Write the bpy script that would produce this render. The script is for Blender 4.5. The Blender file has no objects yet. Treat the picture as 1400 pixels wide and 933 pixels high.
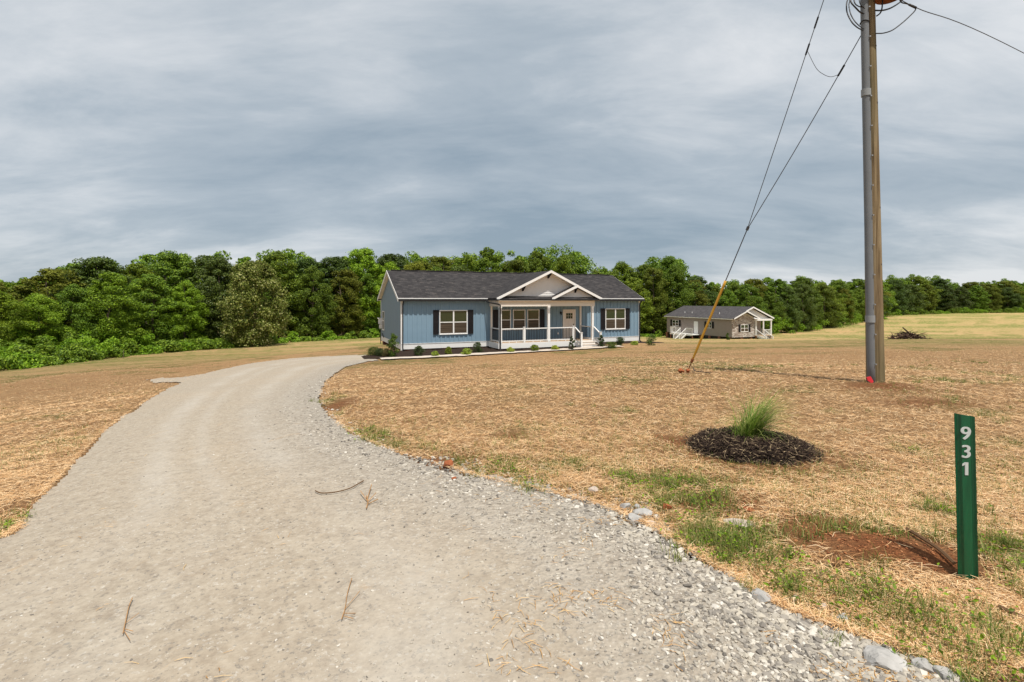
import bpy, math, random
import numpy as np
from mathutils import Vector, Matrix

# ------------------------------------------------------------------ camera, sky, sun, exposure
sc = bpy.context.scene
F = 700.0 / 1400.0 * 36.0                      # 18 mm
HOR = 410.0                                    # horizon row of the 1400x933 picture
cam_d = bpy.data.cameras.new("camera"); cam = bpy.data.objects.new("camera", cam_d)
sc.collection.objects.link(cam); sc.camera = cam
cam.location = (0, 0, 1.5); cam.rotation_euler = (math.radians(90), 0, 0)
cam_d.lens = F; cam_d.sensor_width = 36; cam_d.shift_y = -(466.5 - HOR) / 1400.0
cam_d.clip_start = 0.05; cam_d.clip_end = 5000

SUN_EL = math.radians(67); SUN_AZ = math.radians(23)     # azimuth: to the right of straight behind the camera
to_sun = Vector((math.sin(SUN_AZ) * math.cos(SUN_EL), -math.cos(SUN_AZ) * math.cos(SUN_EL), math.sin(SUN_EL)))
w = bpy.data.worlds.new("World"); sc.world = w; w.use_nodes = True
nt = w.node_tree; N = nt.nodes; L = nt.links; N.clear()
def wn(t, **k):
    n = N.new(t)
    for a, b in k.items(): setattr(n, a, b)
    return n
out = wn("ShaderNodeOutputWorld")
sky = wn("ShaderNodeTexSky", sky_type='NISHITA'); sky.sun_disc = False
sky.sun_elevation = SUN_EL; sky.sun_rotation = math.atan2(to_sun.x, to_sun.y)
bg1 = wn("ShaderNodeBackground"); bg1.inputs[1].default_value = 0.09; L.new(sky.outputs[0], bg1.inputs[0])
tc = wn("ShaderNodeTexCoord"); sep = wn("ShaderNodeSeparateXYZ"); L.new(tc.outputs['Generated'], sep.inputs[0])
def m(op, a, b=None, clamp=False):
    n = wn("ShaderNodeMath", operation=op); n.use_clamp = clamp
    for i, v in enumerate((a, b)):
        if v is None: continue
        if isinstance(v, (int, float)): n.inputs[i].default_value = v
        else: L.new(v, n.inputs[i])
    return n.outputs[0]
zz = m('ADD', m('MAXIMUM', sep.outputs[2], 0.0), 0.24)
cx = m('DIVIDE', sep.outputs[0], zz); cy = m('DIVIDE', sep.outputs[1], zz)
comb = wn("ShaderNodeCombineXYZ"); L.new(cx, comb.inputs[0]); L.new(cy, comb.inputs[1])
def mapping(vec, rot, scl, loc=(0, 0, 0)):
    mp = wn("ShaderNodeMapping"); mp.inputs['Rotation'].default_value = (0, 0, math.radians(rot))
    mp.inputs['Scale'].default_value = scl; mp.inputs['Location'].default_value = loc
    L.new(vec, mp.inputs[0]); return mp.outputs[0]
def noise(vec, scale, detail, rough, dist=0.0):
    n = wn("ShaderNodeTexNoise"); n.inputs['Scale'].default_value = scale; n.inputs['Detail'].default_value = detail
    n.inputs['Roughness'].default_value = rough; n.inputs['Distortion'].default_value = dist
    L.new(vec, n.inputs['Vector']); return n.outputs['Fac']
n1 = noise(mapping(comb.outputs[0], 24, (0.6, 0.95, 1), (3.2, 1.0, 0)), 1.0, 6, 0.55, 0.25)
n2 = noise(mapping(comb.outputs[0], 33, (0.9, 1.9, 1), (8.1, 4.0, 0)), 1.6, 8, 0.62, 0.35)
n3 = noise(mapping(comb.outputs[0], 0, (0.35, 0.45, 1), (1.7, 6.3, 0)), 1.0, 3, 0.5, 0.3)
mixn = m('ADD', m('ADD', m('MULTIPLY', n1, 0.44), m('MULTIPLY', n2, 0.27)), m('MULTIPLY', n3, 0.29))
elev = m('ADD', m('MULTIPLY', m('SUBTRACT', sep.outputs[2], 0.20), 0.15), m('MULTIPLY', m('MAXIMUM', m('SUBTRACT', 0.12, sep.outputs[2]), 0.0), 0.9))
mixn = m('ADD', mixn, elev)
cr = wn("ShaderNodeValToRGB"); e = cr.color_ramp.elements
e[0].position = 0.38; e[0].color = (0.285, 0.365, 0.440, 1)
e[1].position = 0.615; e[1].color = (0.76, 0.785, 0.81, 1)
k = e.new(0.50); k.color = (0.455, 0.52, 0.58, 1)
L.new(mixn, cr.inputs[0])
bg2 = wn("ShaderNodeBackground"); bg2.inputs[1].default_value = 0.98; L.new(cr.outputs[0], bg2.inputs[0])
mx = wn("ShaderNodeMixShader"); mx.inputs[0].default_value = 0.90
L.new(bg1.outputs[0], mx.inputs[1]); L.new(bg2.outputs[0], mx.inputs[2]); L.new(mx.outputs[0], out.inputs[0])

sd = bpy.data.lights.new("sun", 'SUN'); so = bpy.data.objects.new("sun", sd); sc.collection.objects.link(so)
sd.energy = 4.8; sd.angle = math.radians(0.55); sd.color = (1.0, 0.95, 0.87)
so.rotation_euler = to_sun.to_track_quat('Z', 'Y').to_euler(); so.location = (0, 0, 60)
sc.view_settings.view_transform = 'Standard'; sc.view_settings.look = 'None'
sc.view_settings.exposure = 0.08; sc.view_settings.gamma = 1.0

rng = np.random.default_rng(7); random.seed(7)
C = sc.collection

# ------------------------------------------------------------------ object helpers
def tag(o, label=None, cat=None, group=None, kind=None):
    if label: o["label"] = label
    if cat: o["category"] = cat
    if group: o["group"] = group
    if kind: o["kind"] = kind
    return o
def empty(name, loc=(0, 0, 0), rz=0.0):
    o = bpy.data.objects.new(name, None); C.objects.link(o); o.location = loc; o.rotation_euler = (0, 0, rz)
    o.empty_display_size = 0.2
    return o
def mesh_obj(name, V, faces, mat, parent=None, smooth=False):
    """faces: (n,k) array, or list of arrays / lists"""
    me = bpy.data.meshes.new(name)
    V = np.asarray(V, dtype=np.float32).reshape(-1, 3)
    if isinstance(faces, np.ndarray): groups = [faces]
    else:
        byk = {}
        for f in faces: byk.setdefault(len(f), []).append(f)
        groups = [np.array(v) for v in byk.values()]
    loops = np.concatenate([g.ravel() for g in groups]).astype(np.int32)
    tot = np.concatenate([np.full(len(g), g.shape[1]) for g in groups]).astype(np.int32)
    start = np.concatenate([[0], np.cumsum(tot)[:-1]]).astype(np.int32)
    me.vertices.add(len(V)); me.vertices.foreach_set("co", V.ravel())
    me.loops.add(len(loops)); me.loops.foreach_set("vertex_index", loops)
    me.polygons.add(len(tot)); me.polygons.foreach_set("loop_start", start); me.polygons.foreach_set("loop_total", tot)
    me.polygons.foreach_set("use_smooth", np.full(len(tot), bool(smooth)))
    me.update(calc_edges=True); me.validate()
    if mat: me.materials.append(mat)
    o = bpy.data.objects.new(name, me); C.objects.link(o)
    if parent: o.parent = parent
    return o
class MB:
    def __init__(s): s.V = []; s.F = []; s.n = 0
    def add(s, V, Fs):
        s.V += [tuple(v) for v in V]; s.F += [[i + s.n for i in f] for f in Fs]; s.n = len(s.V); return s
    def box(s, x0, x1, y0, y1, z0, z1):
        v = [(x, y, z) for z in (z0, z1) for y in (y0, y1) for x in (x0, x1)]
        return s.add(v, [(0, 2, 3, 1), (4, 5, 7, 6), (0, 1, 5, 4), (2, 6, 7, 3), (0, 4, 6, 2), (1, 3, 7, 5)])
    def bar(s, a, b, wx, wz, up=(0, 0, 1)):
        a = Vector(a); b = Vector(b); d = (b - a).normalized(); u = Vector(up)
        if abs(d.dot(u)) > .98: u = Vector((0, 1, 0))
        x = d.cross(u).normalized(); z = x.cross(d).normalized()
        v = []
        for p in (a, b):
            for i, j in ((-1, -1), (1, -1), (1, 1), (-1, 1)): v.append(p + x * (wx / 2 * i) + z * (wz / 2 * j))
        return s.add(v, [(3, 2, 1, 0), (4, 5, 6, 7), (0, 1, 5, 4), (1, 2, 6, 5), (2, 3, 7, 6), (3, 0, 4, 7)])
    def prism(s, poly, vec):
        """planar polygon extruded along vec"""
        n = len(poly); vec = Vector(vec); v = [Vector(p) for p in poly] + [Vector(p) + vec for p in poly]
        return s.add(v, [list(range(n - 1, -1, -1)), list(range(n, 2 * n))] + [(i, (i + 1) % n, n + (i + 1) % n, n + i) for i in range(n)])
    def tube(s, pts, r, seg=8, caps=True):
        pts = [Vector(p) for p in pts]; n = len(pts)
        rs = r if isinstance(r, (list, tuple)) else [r] * n
        rings = []; up = Vector((0.12, 0.31, 0.94)).normalized(); V = []
        for i, p in enumerate(pts):
            d = (pts[min(i + 1, n - 1)] - pts[max(i - 1, 0)]).normalized()
            x = d.cross(up)
            if x.length < .05: x = d.cross(Vector((1, 0, 0)))
            x.normalize(); y = d.cross(x).normalized()
            for k in range(seg):
                a = 2 * math.pi * k / seg; V.append(p + x * (math.cos(a) * rs[i]) + y * (math.sin(a) * rs[i]))
        Fs = [(i * seg + k, i * seg + (k + 1) % seg, (i + 1) * seg + (k + 1) % seg, (i + 1) * seg + k) for i in range(n - 1) for k in range(seg)]
        if caps: Fs += [list(range(seg - 1, -1, -1)), [(n - 1) * seg + k for k in range(seg)]]
        return s.add(V, Fs)
    def build(s, name, mat, parent=None, smooth=False): return mesh_obj(name, s.V, s.F, mat, parent, smooth)
def each(name, mt, parent, boxes, bars=()):
    for bb in boxes: MB().box(*bb).build(name, mt, parent)
def curve_pts(P, n=8):
    P = [Vector(p) for p in P]; R = []
    Q = [P[0] * 2 - P[1]] + P + [P[-1] * 2 - P[-2]]
    for i in range(1, len(Q) - 2):
        for k in range(n):
            t = k / n; a, b, c, d = Q[i - 1], Q[i], Q[i + 1], Q[i + 2]
            R.append(0.5 * ((2 * b) + (c - a) * t + (2 * a - 5 * b + 4 * c - d) * t * t + (3 * b - a - 3 * c + d) * t ** 3))
    R.append(P[-1]); return R

# ------------------------------------------------------------------ materials
def mat(name, col, rough=0.8, spec=0.3, metal=0.0):
    mt = bpy.data.materials.new(name); mt.use_nodes = True
    b = mt.node_tree.nodes["Principled BSDF"]
    b.inputs['Base Color'].default_value = (*col, 1); b.inputs['Roughness'].default_value = rough
    b.inputs['Specular IOR Level'].default_value = spec; b.inputs['Metallic'].default_value = metal
    return mt
class NT:
    def __init__(s, mt): s.t = mt.node_tree; s.b = s.t.nodes["Principled BSDF"]; s.out = s.t.nodes["Material Output"]
    def n(s, t, **k):
        x = s.t.nodes.new(t)
        for a, b in k.items(): setattr(x, a, b)
        return x
    def l(s, a, b): s.t.links.new(a, b)
    def put(s, sock, v):
        if isinstance(v, (int, float)): sock.default_value = v
        elif isinstance(v, tuple): sock.default_value = (*v, 1) if len(v) == 3 and sock.type == 'RGBA' else v
        else: s.l(v, sock)
    def coord(s, kind='Object'): return s.n("ShaderNodeTexCoord").outputs[kind]
    def geo(s, k): return s.n("ShaderNodeNewGeometry").outputs[k]
    def attr(s, name): return s.n("ShaderNodeAttribute", attribute_name=name).outputs['Fac']
    def map(s, v, scl=(1, 1, 1), rot=0, loc=(0, 0, 0)):
        x = s.n("ShaderNodeMapping"); x.inputs['Scale'].default_value = scl; x.inputs['Rotation'].default_value = (0, 0, math.radians(rot))
        x.inputs['Location'].default_value = loc; s.l(v, x.inputs[0]); return x.outputs[0]
    def noise(s, v, sc_, det=3, ro=.5, dist=0.0, out='Fac'):
        x = s.n("ShaderNodeTexNoise"); x.inputs['Scale'].default_value = sc_; x.inputs['Detail'].default_value = det
        x.inputs['Roughness'].default_value = ro; x.inputs['Distortion'].default_value = dist; s.l(v, x.inputs['Vector']); return x.outputs[out]
    def voro(s, v, sc_, out='Distance', feat='F1'):
        x = s.n("ShaderNodeTexVoronoi", feature=feat); x.inputs['Scale'].default_value = sc_; s.l(v, x.inputs['Vector']); return x.outputs[out]
    def math(s, op, a, b=None, clamp=False):
        x = s.n("ShaderNodeMath", operation=op); x.use_clamp = clamp; s.put(x.inputs[0], a)
        if b is not None: s.put(x.inputs[1], b)
        return x.outputs[0]
    def ramp(s, v, stops, interp='LINEAR'):
        x = s.n("ShaderNodeValToRGB"); e = x.color_ramp.elements; x.color_ramp.interpolation = interp
        while len(e) > 1: e.remove(e[-1])
        for i, (p, c) in enumerate(stops):
            if isinstance(c, (int, float)): c = (c, c, c)
            q = e[0] if i == 0 else e.new(p)
            q.position = p; q.color = (*c, 1)
        s.l(v, x.inputs[0]); return x.outputs[0]
    def mix(s, f, a, b, mode='MIX'):
        x = s.n("ShaderNodeMix", data_type='RGBA', blend_type=mode); s.put(x.inputs[0], f); s.put(x.inputs[6], a); s.put(x.inputs[7], b); return x.outputs[2]
    def bump(s, h, strength=.5, dist=.02):
        x = s.n("ShaderNodeBump"); x.inputs['Strength'].default_value = strength; x.inputs['Distance'].default_value = dist
        s.l(h, x.inputs['Height']); s.l(x.outputs[0], s.b.inputs['Normal'])
    def col(s, v): s.l(v, s.b.inputs['Base Color'])
def varied(name, col, amount=.25, scale=6, rough=.75, spec=.3, bump=0, metal=0):
    mt = mat(name, col, rough, spec, metal); t = NT(mt); c = t.coord()
    n_ = t.noise(c, scale, 4, .6)
    lo = tuple(v * (1 - amount) for v in col); hi = tuple(min(1, v * (1 + amount)) for v in col)
    t.col(t.ramp(n_, [(.25, lo), (.75, hi)]))
    if bump: t.bump(t.noise(c, scale * 6, 3), bump, .01)
    return mt
M = {}
# straw covered ground
g = M['straw_ground'] = mat("straw_over_clay", (.4, .27, .14), .95, .1); t = NT(g); c = t.coord()
streak = None
for i, r in enumerate((8, 47, 93, 140)):
    s_ = t.noise(t.map(c, (9, 120, 20), r, (i * 3.1, i, 0)), 1.0, 2, .55, .25)
    s_ = t.ramp(s_, [(.50, 0.0), (.66, 1.0)])
    streak = s_ if streak is None else t.math('MAXIMUM', streak, s_)
cl = t.noise(c, 0.55, 5, .62); cl2 = t.noise(c, 7.0, 5, .7); cl3 = t.noise(c, 38.0, 4, .7)
soil = t.mix(t.ramp(cl3, [(.3, 0.0), (.7, 1.0)]), (.165, .062, .026), (.47, .235, .10))  # dark end is soil plus painted shade in the gaps between straws
straw = t.mix(t.ramp(cl2, [(.3, 0.0), (.7, 1.0)]), (.53, .305, .135), (.74, .49, .26))
cov = t.math('MULTIPLY', streak, t.ramp(cl, [(.2, .75), (.75, 1.0)]))
cov = t.math('MAXIMUM', cov, t.ramp(t.noise(c, 17, 4, .7), [(.46, 0.0), (.72, .50)]))
clay_a = t.attr("clay"); green_a = t.attr("green"); far_a = t.attr("far")
cov = t.math('MULTIPLY', cov, t.math('SUBTRACT', 1.0, t.math('MULTIPLY', clay_a, .95), True))
cov = t.math('MAXIMUM', cov, t.math('MULTIPLY', far_a, t.ramp(t.noise(c, 4.2, 6, .8), [(.30, .15), (.62, .85)])))
base = t.mix(cov, soil, straw)
# broad mottling far off
mot = t.noise(t.map(c, (1, 1, 1)), .16, 6, .7)
base = t.mix(t.ramp(mot, [(.35, .0), (.65, .65)]), base, (.58, .36, .18))
red = t.ramp(t.noise(c, 1.3, 8, .8, .3), [(.53, 0.0), (.68, .55)])
base = t.mix(red, base, (.44, .205, .09))
base = t.mix(t.math('MULTIPLY', clay_a, t.ramp(cl2, [(.3, .55), (.6, 1.0)])), base, t.mix(cl3, (.22, .075, .030), (.50, .205, .085)))
hay = t.attr("hay"); base = t.mix(t.math('MULTIPLY', hay, .62), base, t.mix(t.ramp(t.noise(t.map(c, (.05, .35, 1)), 1, 5, .65), [(.35, 0.0), (.65, 1.0)]), (.56, .355, .18), (.52, .42, .18)))
gcol = t.mix(t.ramp(cl3, [(.3, 0.0), (.7, 1.0)]), (.075, .11, .022), (.26, .26, .075)); gcol = t.mix(t.math('MULTIPLY', hay, .8), gcol, (.17, .215, .045))
gm = t.math('MULTIPLY', t.math('MULTIPLY', green_a, 1.25), t.ramp(t.noise(t.map(c, (.55, 1, 1)), 2.6, 6, .75, .4), [(.40, 0.0), (.56, 1.0)]), True)
base = t.mix(gm, base, gcol); t.col(base)
t.bump(t.math('ADD', t.math('MULTIPLY', streak, .5), t.math('ADD', t.math('MULTIPLY', cl3, 1.0), t.math('MULTIPLY', cl2, 1.4))), 1.0, .05)

# crushed stone drive
g = M['drive'] = mat("crushed_stone_dust", (.3, .27, .22), .95, .15); t = NT(g); c = t.coord()
a1 = t.noise(c, .6, 5, .6, .4); a2 = t.noise(c, 14, 6, .75); a3 = t.noise(c, 75, 4, .8)
vc = t.voro(c, 55, 'Color'); vs = t.n("ShaderNodeSeparateColor"); t.l(vc, vs.inputs[0])
colr = t.ramp(a2, [(.30, (.235, .190, .143)), (.5, (.330, .278, .214)), (.72, (.41, .355, .28))])
colr = t.mix(t.ramp(a1, [(.40, .0), (.65, .35)]), colr, (.36, .285, .205))
colr = t.mix(t.ramp(t.math('MULTIPLY', a3, vs.outputs[0]), [(.46, 0.0), (.52, .5)]), colr, (.50, .47, .42))
colr = t.mix(t.ramp(t.math('MULTIPLY', a3, vs.outputs[1]), [(.45, 0.0), (.5, .6)]), colr, (.14, .125, .11))
trk = t.math('MULTIPLY', t.attr("track"), t.ramp(t.noise(c, 3.0, 5, .65), [(.3, .35), (.6, 1.0)]))
colr = t.mix(t.math('MULTIPLY', trk, .55), colr, (.43, .395, .345))
stone_a = t.attr("stone")
v2 = t.voro(c, 30, 'Color'); v2s = t.n("ShaderNodeSeparateColor"); t.l(v2, v2s.inputs[0])
stc = t.ramp(v2s.outputs[0], [(.0, (.17, .155, .14)), (.35, (.27, .25, .225)), (.75, (.37, .345, .305)), (1.0, (.46, .43, .38))])
colr = t.mix(t.math('MULTIPLY', stone_a, .55), colr, stc)
smear = t.ramp(t.noise(c, 2.3, 6, .8, .7), [(.60, 0.0), (.72, .45)])
colr = t.mix(smear, colr, (.42, .29, .17)); t.col(colr)
vd = t.voro(c, 42)
t.bump(t.math('ADD', t.math('ADD', t.math('MULTIPLY', a3, .6), a2), t.math('MULTIPLY', t.math('MULTIPLY', vd, 14.0), t.math('ADD', t.math('MULTIPLY', stone_a, .35), .02))), .45, .012)

def island_mat(name, stops, rough=.8, spec=.2, transl=0.0, objvar=0.0):
    mt = mat(name, stops[0][1], rough, spec); t = NT(mt)
    c_ = t.ramp(t.geo('Random Per Island'), stops)
    if objvar:
        hs = t.n("ShaderNodeHueSaturation"); r_ = t.n("ShaderNodeObjectInfo").outputs['Random']
        t.l(t.math('ADD', t.math('MULTIPLY', r_, objvar), 1 - objvar / 2), hs.inputs['Value'])
        t.l(t.math('ADD', t.math('MULTIPLY', t.math('FRACT', t.math('MULTIPLY', r_, 7.31)), .03), .475), hs.inputs['Hue'])
        t.l(c_, hs.inputs['Color']); c_ = hs.outputs[0]
    t.col(c_)
    if transl:
        tr = t.n("ShaderNodeBsdfTranslucent"); t.l(c_, tr.inputs[0]); mxs = t.n("ShaderNodeMixShader"); mxs.inputs[0].default_value = transl
        t.l(t.b.outputs[0], mxs.inputs[1]); t.l(tr.outputs[0], mxs.inputs[2]); t.l(mxs.outputs[0], t.out.inputs[0])
    return mt
M['straws'] = island_mat("dry_straw", [(0, (.32, .145, .05)), (.3, (.56, .32, .135)), (.75, (.75, .51, .27)), (1, (.84, .64, .40))], .6, .3)
M['rust_straw'] = island_mat("orange_straw", [(0, (.34, .17, .05)), (.5, (.52, .30, .11)), (1, (.60, .42, .20))], .6, .3)
M['stones'] = island_mat("crushed_granite", [(0, (.13, .115, .10)), (.2, (.245, .22, .19)), (.5, (.34, .305, .255)), (.8, (.425, .38, .31)), (1, (.56, .52, .46))], .85, .25)
M['weeds'] = island_mat("weed_blades", [(0, (.07, .105, .018)), (.45, (.145, .20, .03)), (.75, (.25, .28, .06)), (1, (.46, .38, .17))], .6, .3, .3)
M['drybits'] = island_mat("dead_twigs", [(0, (.05, .03, .018)), (.6, (.13, .075, .04)), (1, (.28, .20, .12))], .85, .1)
LEAF = {}
LEAF['mid'] = island_mat("leaves_mid_green", [(0, (.042, .088, .006)), (.5, (.115, .200, .012)), (1, (.235, .335, .026))], .55, .3, .28, .5)
LEAF['bright'] = island_mat("leaves_bright_green", [(0, (.072, .15, .008)), (.5, (.170, .310, .012)), (1, (.30, .46, .03))], .55, .3, .32, .4)
LEAF['olive'] = island_mat("leaves_olive", [(0, (.058, .080, .008)), (.5, (.140, .180, .014)), (1, (.25, .285, .032))], .6, .25, .25, .45)
LEAF['dark'] = island_mat("leaves_dark_green", [(0, (.026, .054, .007)), (.5, (.062, .112, .010)), (1, (.13, .19, .024))], .5, .35, .2, .4)
LEAF['pale'] = island_mat("leaves_pale_flowering", [(0, (.045, .080, .010)), (.45, (.110, .155, .020)), (.72, (.20, .24, .05)), (.90, (.32, .35, .11)), (1, (.50, .51, .24))], .6, .2, .25, .15)
LEAF['boxwood'] = island_mat("boxwood_leaves", [(0, (.018, .036, .008)), (1, (.065, .11, .022))], .5, .35, .15, .2)
LEAF['lime'] = island_mat("lime_leaves", [(0, (.17, .24, .03)), (1, (.42, .50, .07))], .55, .3, .25, .2)
LEAF['reddish'] = island_mat("bronze_leaves", [(0, (.06, .07, .02)), (.6, (.12, .11, .03)), (1, (.22, .12, .05))], .55, .3, .2)
LEAF['grass'] = island_mat("ornamental_grass", [(0, (.08, .15, .012)), (.45, (.20, .30, .035)), (.8, (.36, .44, .10)), (1, (.52, .50, .20))], .5, .35, .35)
M['bark'] = varied("bark", (.13, .10, .075), .5, 8, .9, .1, .5)
M['white'] = varied("white_vinyl_trim", (.78, .765, .74), .03, 3, .5, .4)
M['cream'] = varied("cream_beam", (.74, .68, .60), .04, 3, .6, .3)
M['black'] = mat("black_metal", (.012, .012, .013), .45, .4)
M['shutter'] = mat("black_shutter", (.014, .012, .014), .6, .3)
M['blue'] = varied("blue_vinyl_siding", (.195, .292, .375), .04, 2, .6, .3)
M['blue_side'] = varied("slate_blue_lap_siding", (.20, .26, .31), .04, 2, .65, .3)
M['grey_gable'] = varied("pale_grey_lap_siding", (.70, .68, .66), .03, 3, .6, .3)
M['deck'] = varied("deck_boards", (.50, .36, .24), .15, 9, .8, .2)
M['concrete'] = varied("concrete", (.50, .43, .365), .10, 5, .85, .2, .2)
M['brick'] = varied("red_brick_pier", (.26, .12, .08), .3, 14, .9, .1)
M['door'] = mat("cream_door", (.70, .62, .54), .5, .35)
M['galv'] = mat("galvanised", (.38, .38, .38), .45, .5, .6)
g = M['glass'] = mat("window_glass", (.022, .036, .016), .04, .3); t = NT(g)  # dark green base colour stands in for trees reflected in the panes
gl = t.n("ShaderNodeBsdfGlossy"); gl.inputs['Roughness'].default_value = .03; gl.inputs['Color'].default_value = (.8, .85, .8, 1)
mxs = t.n("ShaderNodeMixShader"); mxs.inputs[0].default_value = .045; t.l(t.b.outputs[0], mxs.inputs[1]); t.l(gl.outputs[0], mxs.inputs[2]); t.l(mxs.outputs[0], t.out.inputs[0])
g = M['blind'] = mat("blinds_and_field_reflection", (.10, .075, .05), .3, .3); t = NT(g)  # lower panes: blinds and the tan field's reflection, both put into the colour
t.col(t.ramp(t.noise(t.map(t.coord(), (.3, .3, 26)), 1, 1), [(.4, (.040, .028, .018)), (.6, (.10, .075, .052))]))
def shingles(name, cols, sx=1.0):
    g = mat(name, cols[1], .95, .15); t = NT(g); c = t.coord()
    b = t.n("ShaderNodeTexBrick"); b.offset = .5; b.inputs['Scale'].default_value = 1.0; b.inputs['Mortar Size'].default_value = .006
    b.inputs['Brick Width'].default_value = .30; b.inputs['Row Height'].default_value = .13
    b.inputs['Color1'].default_value = (0, 0, 0, 1); b.inputs['Color2'].default_value = (1, 1, 1, 1); b.inputs['Mortar'].default_value = (0, 0, 0, 1)
    t.l(t.map(c, (1, 1, 0)), b.inputs['Vector'])
    v = t.math('ADD', t.math('MULTIPLY', b.outputs['Color'], .5), t.math('MULTIPLY', t.noise(c, 6, 4, .7), .5))
    t.col(t.ramp(v, [(.15, cols[0]), (.45, cols[1]), (.70, cols[2]), (.92, cols[3])]))
    t.bump(b.outputs['Fac'], .4, -.01); return g
M['shingle'] = shingles("charcoal_shingles", [(.022, .021, .022), (.036, .033, .034), (.052, .048, .048), (.125, .105, .09)])
M['shingle2'] = shingles("grey_shingles", [(.042, .038, .040), (.064, .060, .062), (.080, .074, .075), (.11, .10, .10)])
M['taupe'] = varied("taupe_siding", (.31, .262, .24), .05, 2, .7, .2)
g = M['stone_clad'] = mat("stacked_stone", (.4, .36, .33), .9, .1); t = NT(g); c = t.coord()
vv = t.voro(t.map(c, (1.8, 1.8, 4.5)), 1.6, 'Color'); s3 = t.n("ShaderNodeSeparateColor"); t.l(vv, s3.inputs[0])
t.col(t.mix(t.ramp(t.voro(t.map(c, (1.8, 1.8, 4.5)), 1.6, 'Distance', 'DISTANCE_TO_EDGE'), [(.02, 1.0), (.07, 0.0)]), t.ramp(s3.outputs[0], [(0, (.20, .15, .12)), (.4, (.36, .30, .26)), (.75, (.50, .45, .40)), (1, (.62, .58, .54))]), (.30, .26, .23)))
g = M['pole_wood'] = mat("weathered_pole_wood", (.26, .19, .12), .9, .1); t = NT(g); c = t.coord()
g1 = t.noise(t.map(c, (16, 16, .55)), 1, 5, .65, .5); g2 = t.noise(t.map(c, (60, 60, 1.2)), 1, 4, .7)
cc = t.ramp(t.math('ADD', t.math('MULTIPLY', g1, .6), t.math('MULTIPLY', g2, .4)), [(.34, (.045, .030, .018)), (.45, (.155, .108, .060)), (.56, (.27, .20, .115)), (.7, (.36, .29, .19))])
cc = t.mix(t.ramp(t.noise(t.map(c, (3, 3, .4)), 1, 3), [(.45, 0.0), (.65, .5)]), cc, (.15, .14, .075)); t.col(cc); t.bump(g2, .5, .01)
M['conduit'] = varied("grey_plastic_conduit", (.155, .162, .170), .10, 2.5, .45, .4)
M['coupling'] = varied("lighter_grey_coupling", (.25, .26, .265), .08, 3, .45, .4)
M['rubber'] = mat("black_cable", (.018, .017, .018), .5, .4)
M['steel_wire'] = mat("steel_strand", (.07, .07, .075), .5, .4, .3)
M['yellow'] = varied("faded_yellow_guard", (.52, .28, .032), .18, 3, .55, .35)
M['rust'] = varied("rusted_steel", (.22, .075, .03), .5, 12, .85, .2, .3)
M['tank'] = varied("painted_steel_tank", (.42, .43, .42), .08, 4, .45, .4)
g = M['sign_green'] = mat("green_marker_post", (.006, .115, .045), .42, .45); t = NT(g); c = t.coord()
t.col(t.ramp(t.noise(t.map(c, (30, 30, 3)), 1, 5, .7), [(.3, (.003, .055, .022)), (.7, (.008, .11, .042))]))
M['digit'] = mat("reflective_digits", (.50, .52, .50), .4, .5)
M['red'] = mat("red_plastic_flag", (.55, .02, .03), .5, .4)
g = M['mulch'] = mat("dark_bark_mulch", (.035, .024, .018), .95, .1); t = NT(g); c = t.coord()
t.col(t.ramp(t.noise(c, 22, 6, .8), [(.3, (.014, .010, .008)), (.6, (.045, .030, .022)), (.8, (.11, .075, .05))])); t.bump(t.noise(c, 40, 4, .8), 1.0, .04)
M['mulch_bits'] = island_mat("shredded_bark", [(0, (.010, .007, .006)), (.6, (.038, .024, .018)), (.88, (.11, .075, .05)), (1, (.36, .27, .16))], .9, .1)
M['clod'] = varied("red_clay_clod", (.30, .10, .045), .4, 14, .95, .05, .8)
M['rock'] = varied("grey_granite_rock", (.36, .345, .325), .35, 9, .9, .15, .6)
M['pinkrock'] = varied("pinkish_flat_rock", (.44, .36, .30), .25, 9, .9, .15, .6)

# ------------------------------------------------------------------ terrain
def fr(px, py, Z): return ((px - 700) / 700 * Z, Z, 1.5 - (py - HOR) / 700 * Z)
CP = [fr(*a) for a in [
    (1323, 790, 2.56), (1025, 612, 5.2), (1196, 525, 9.0), (940, 507, 11.5), (700, 560, 7.2), (700, 520, 11.5), (440, 545, 8.2),
    (600, 502, 19.5), (700, 494, 24.5), (0, 735, 3.4), (0, 630, 6.3), (0, 570, 10.5), (200, 520, 20), (0, 530, 19), (300, 508, 21),
    (400, 493, 29), (0, 505, 40), (-200, 520, 40), (-300, 600, 14), (120, 492, 48), (350, 472, 65), (500, 463.5, 78), (500, 480, 42),
    (1400, 524, 10), (1400, 486, 21), (1400, 463, 45), (1230, 463.5, 45), (1600, 463, 48), (1060, 466, 47), (1060, 487, 22), (900, 476, 33),
    (880, 468, 45), (950, 465.5, 60), (1000, 463.8, 78), (1060, 463, 82), (920, 463, 88), (1240, 470, 60), (1400, 470, 60), (1600, 470, 60),
    (1250, 459, 92), (1400, 459, 92), (1600, 458, 92), (1300, 448, 122), (1500, 447, 122), (1210, 432, 178), (1400, 428, 208), (1600, 426, 220),
    (1300, 437, 152), (1100, 456, 108), (1150, 446, 130), (700, 459, 90), (560, 465, 66), (800, 462, 70), (1250, 500, 15), (1400, 640, 4.6), (820, 540, 8.1)]]
TH = math.radians(22.95); ct, st = math.cos(TH), math.sin(TH)
HX, HY, HZ = -7.012, 32.4, -1.71
def house_w(x, y, z=0): return (HX + x * ct - y * st, HY + x * st + y * ct, HZ + z)
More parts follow.
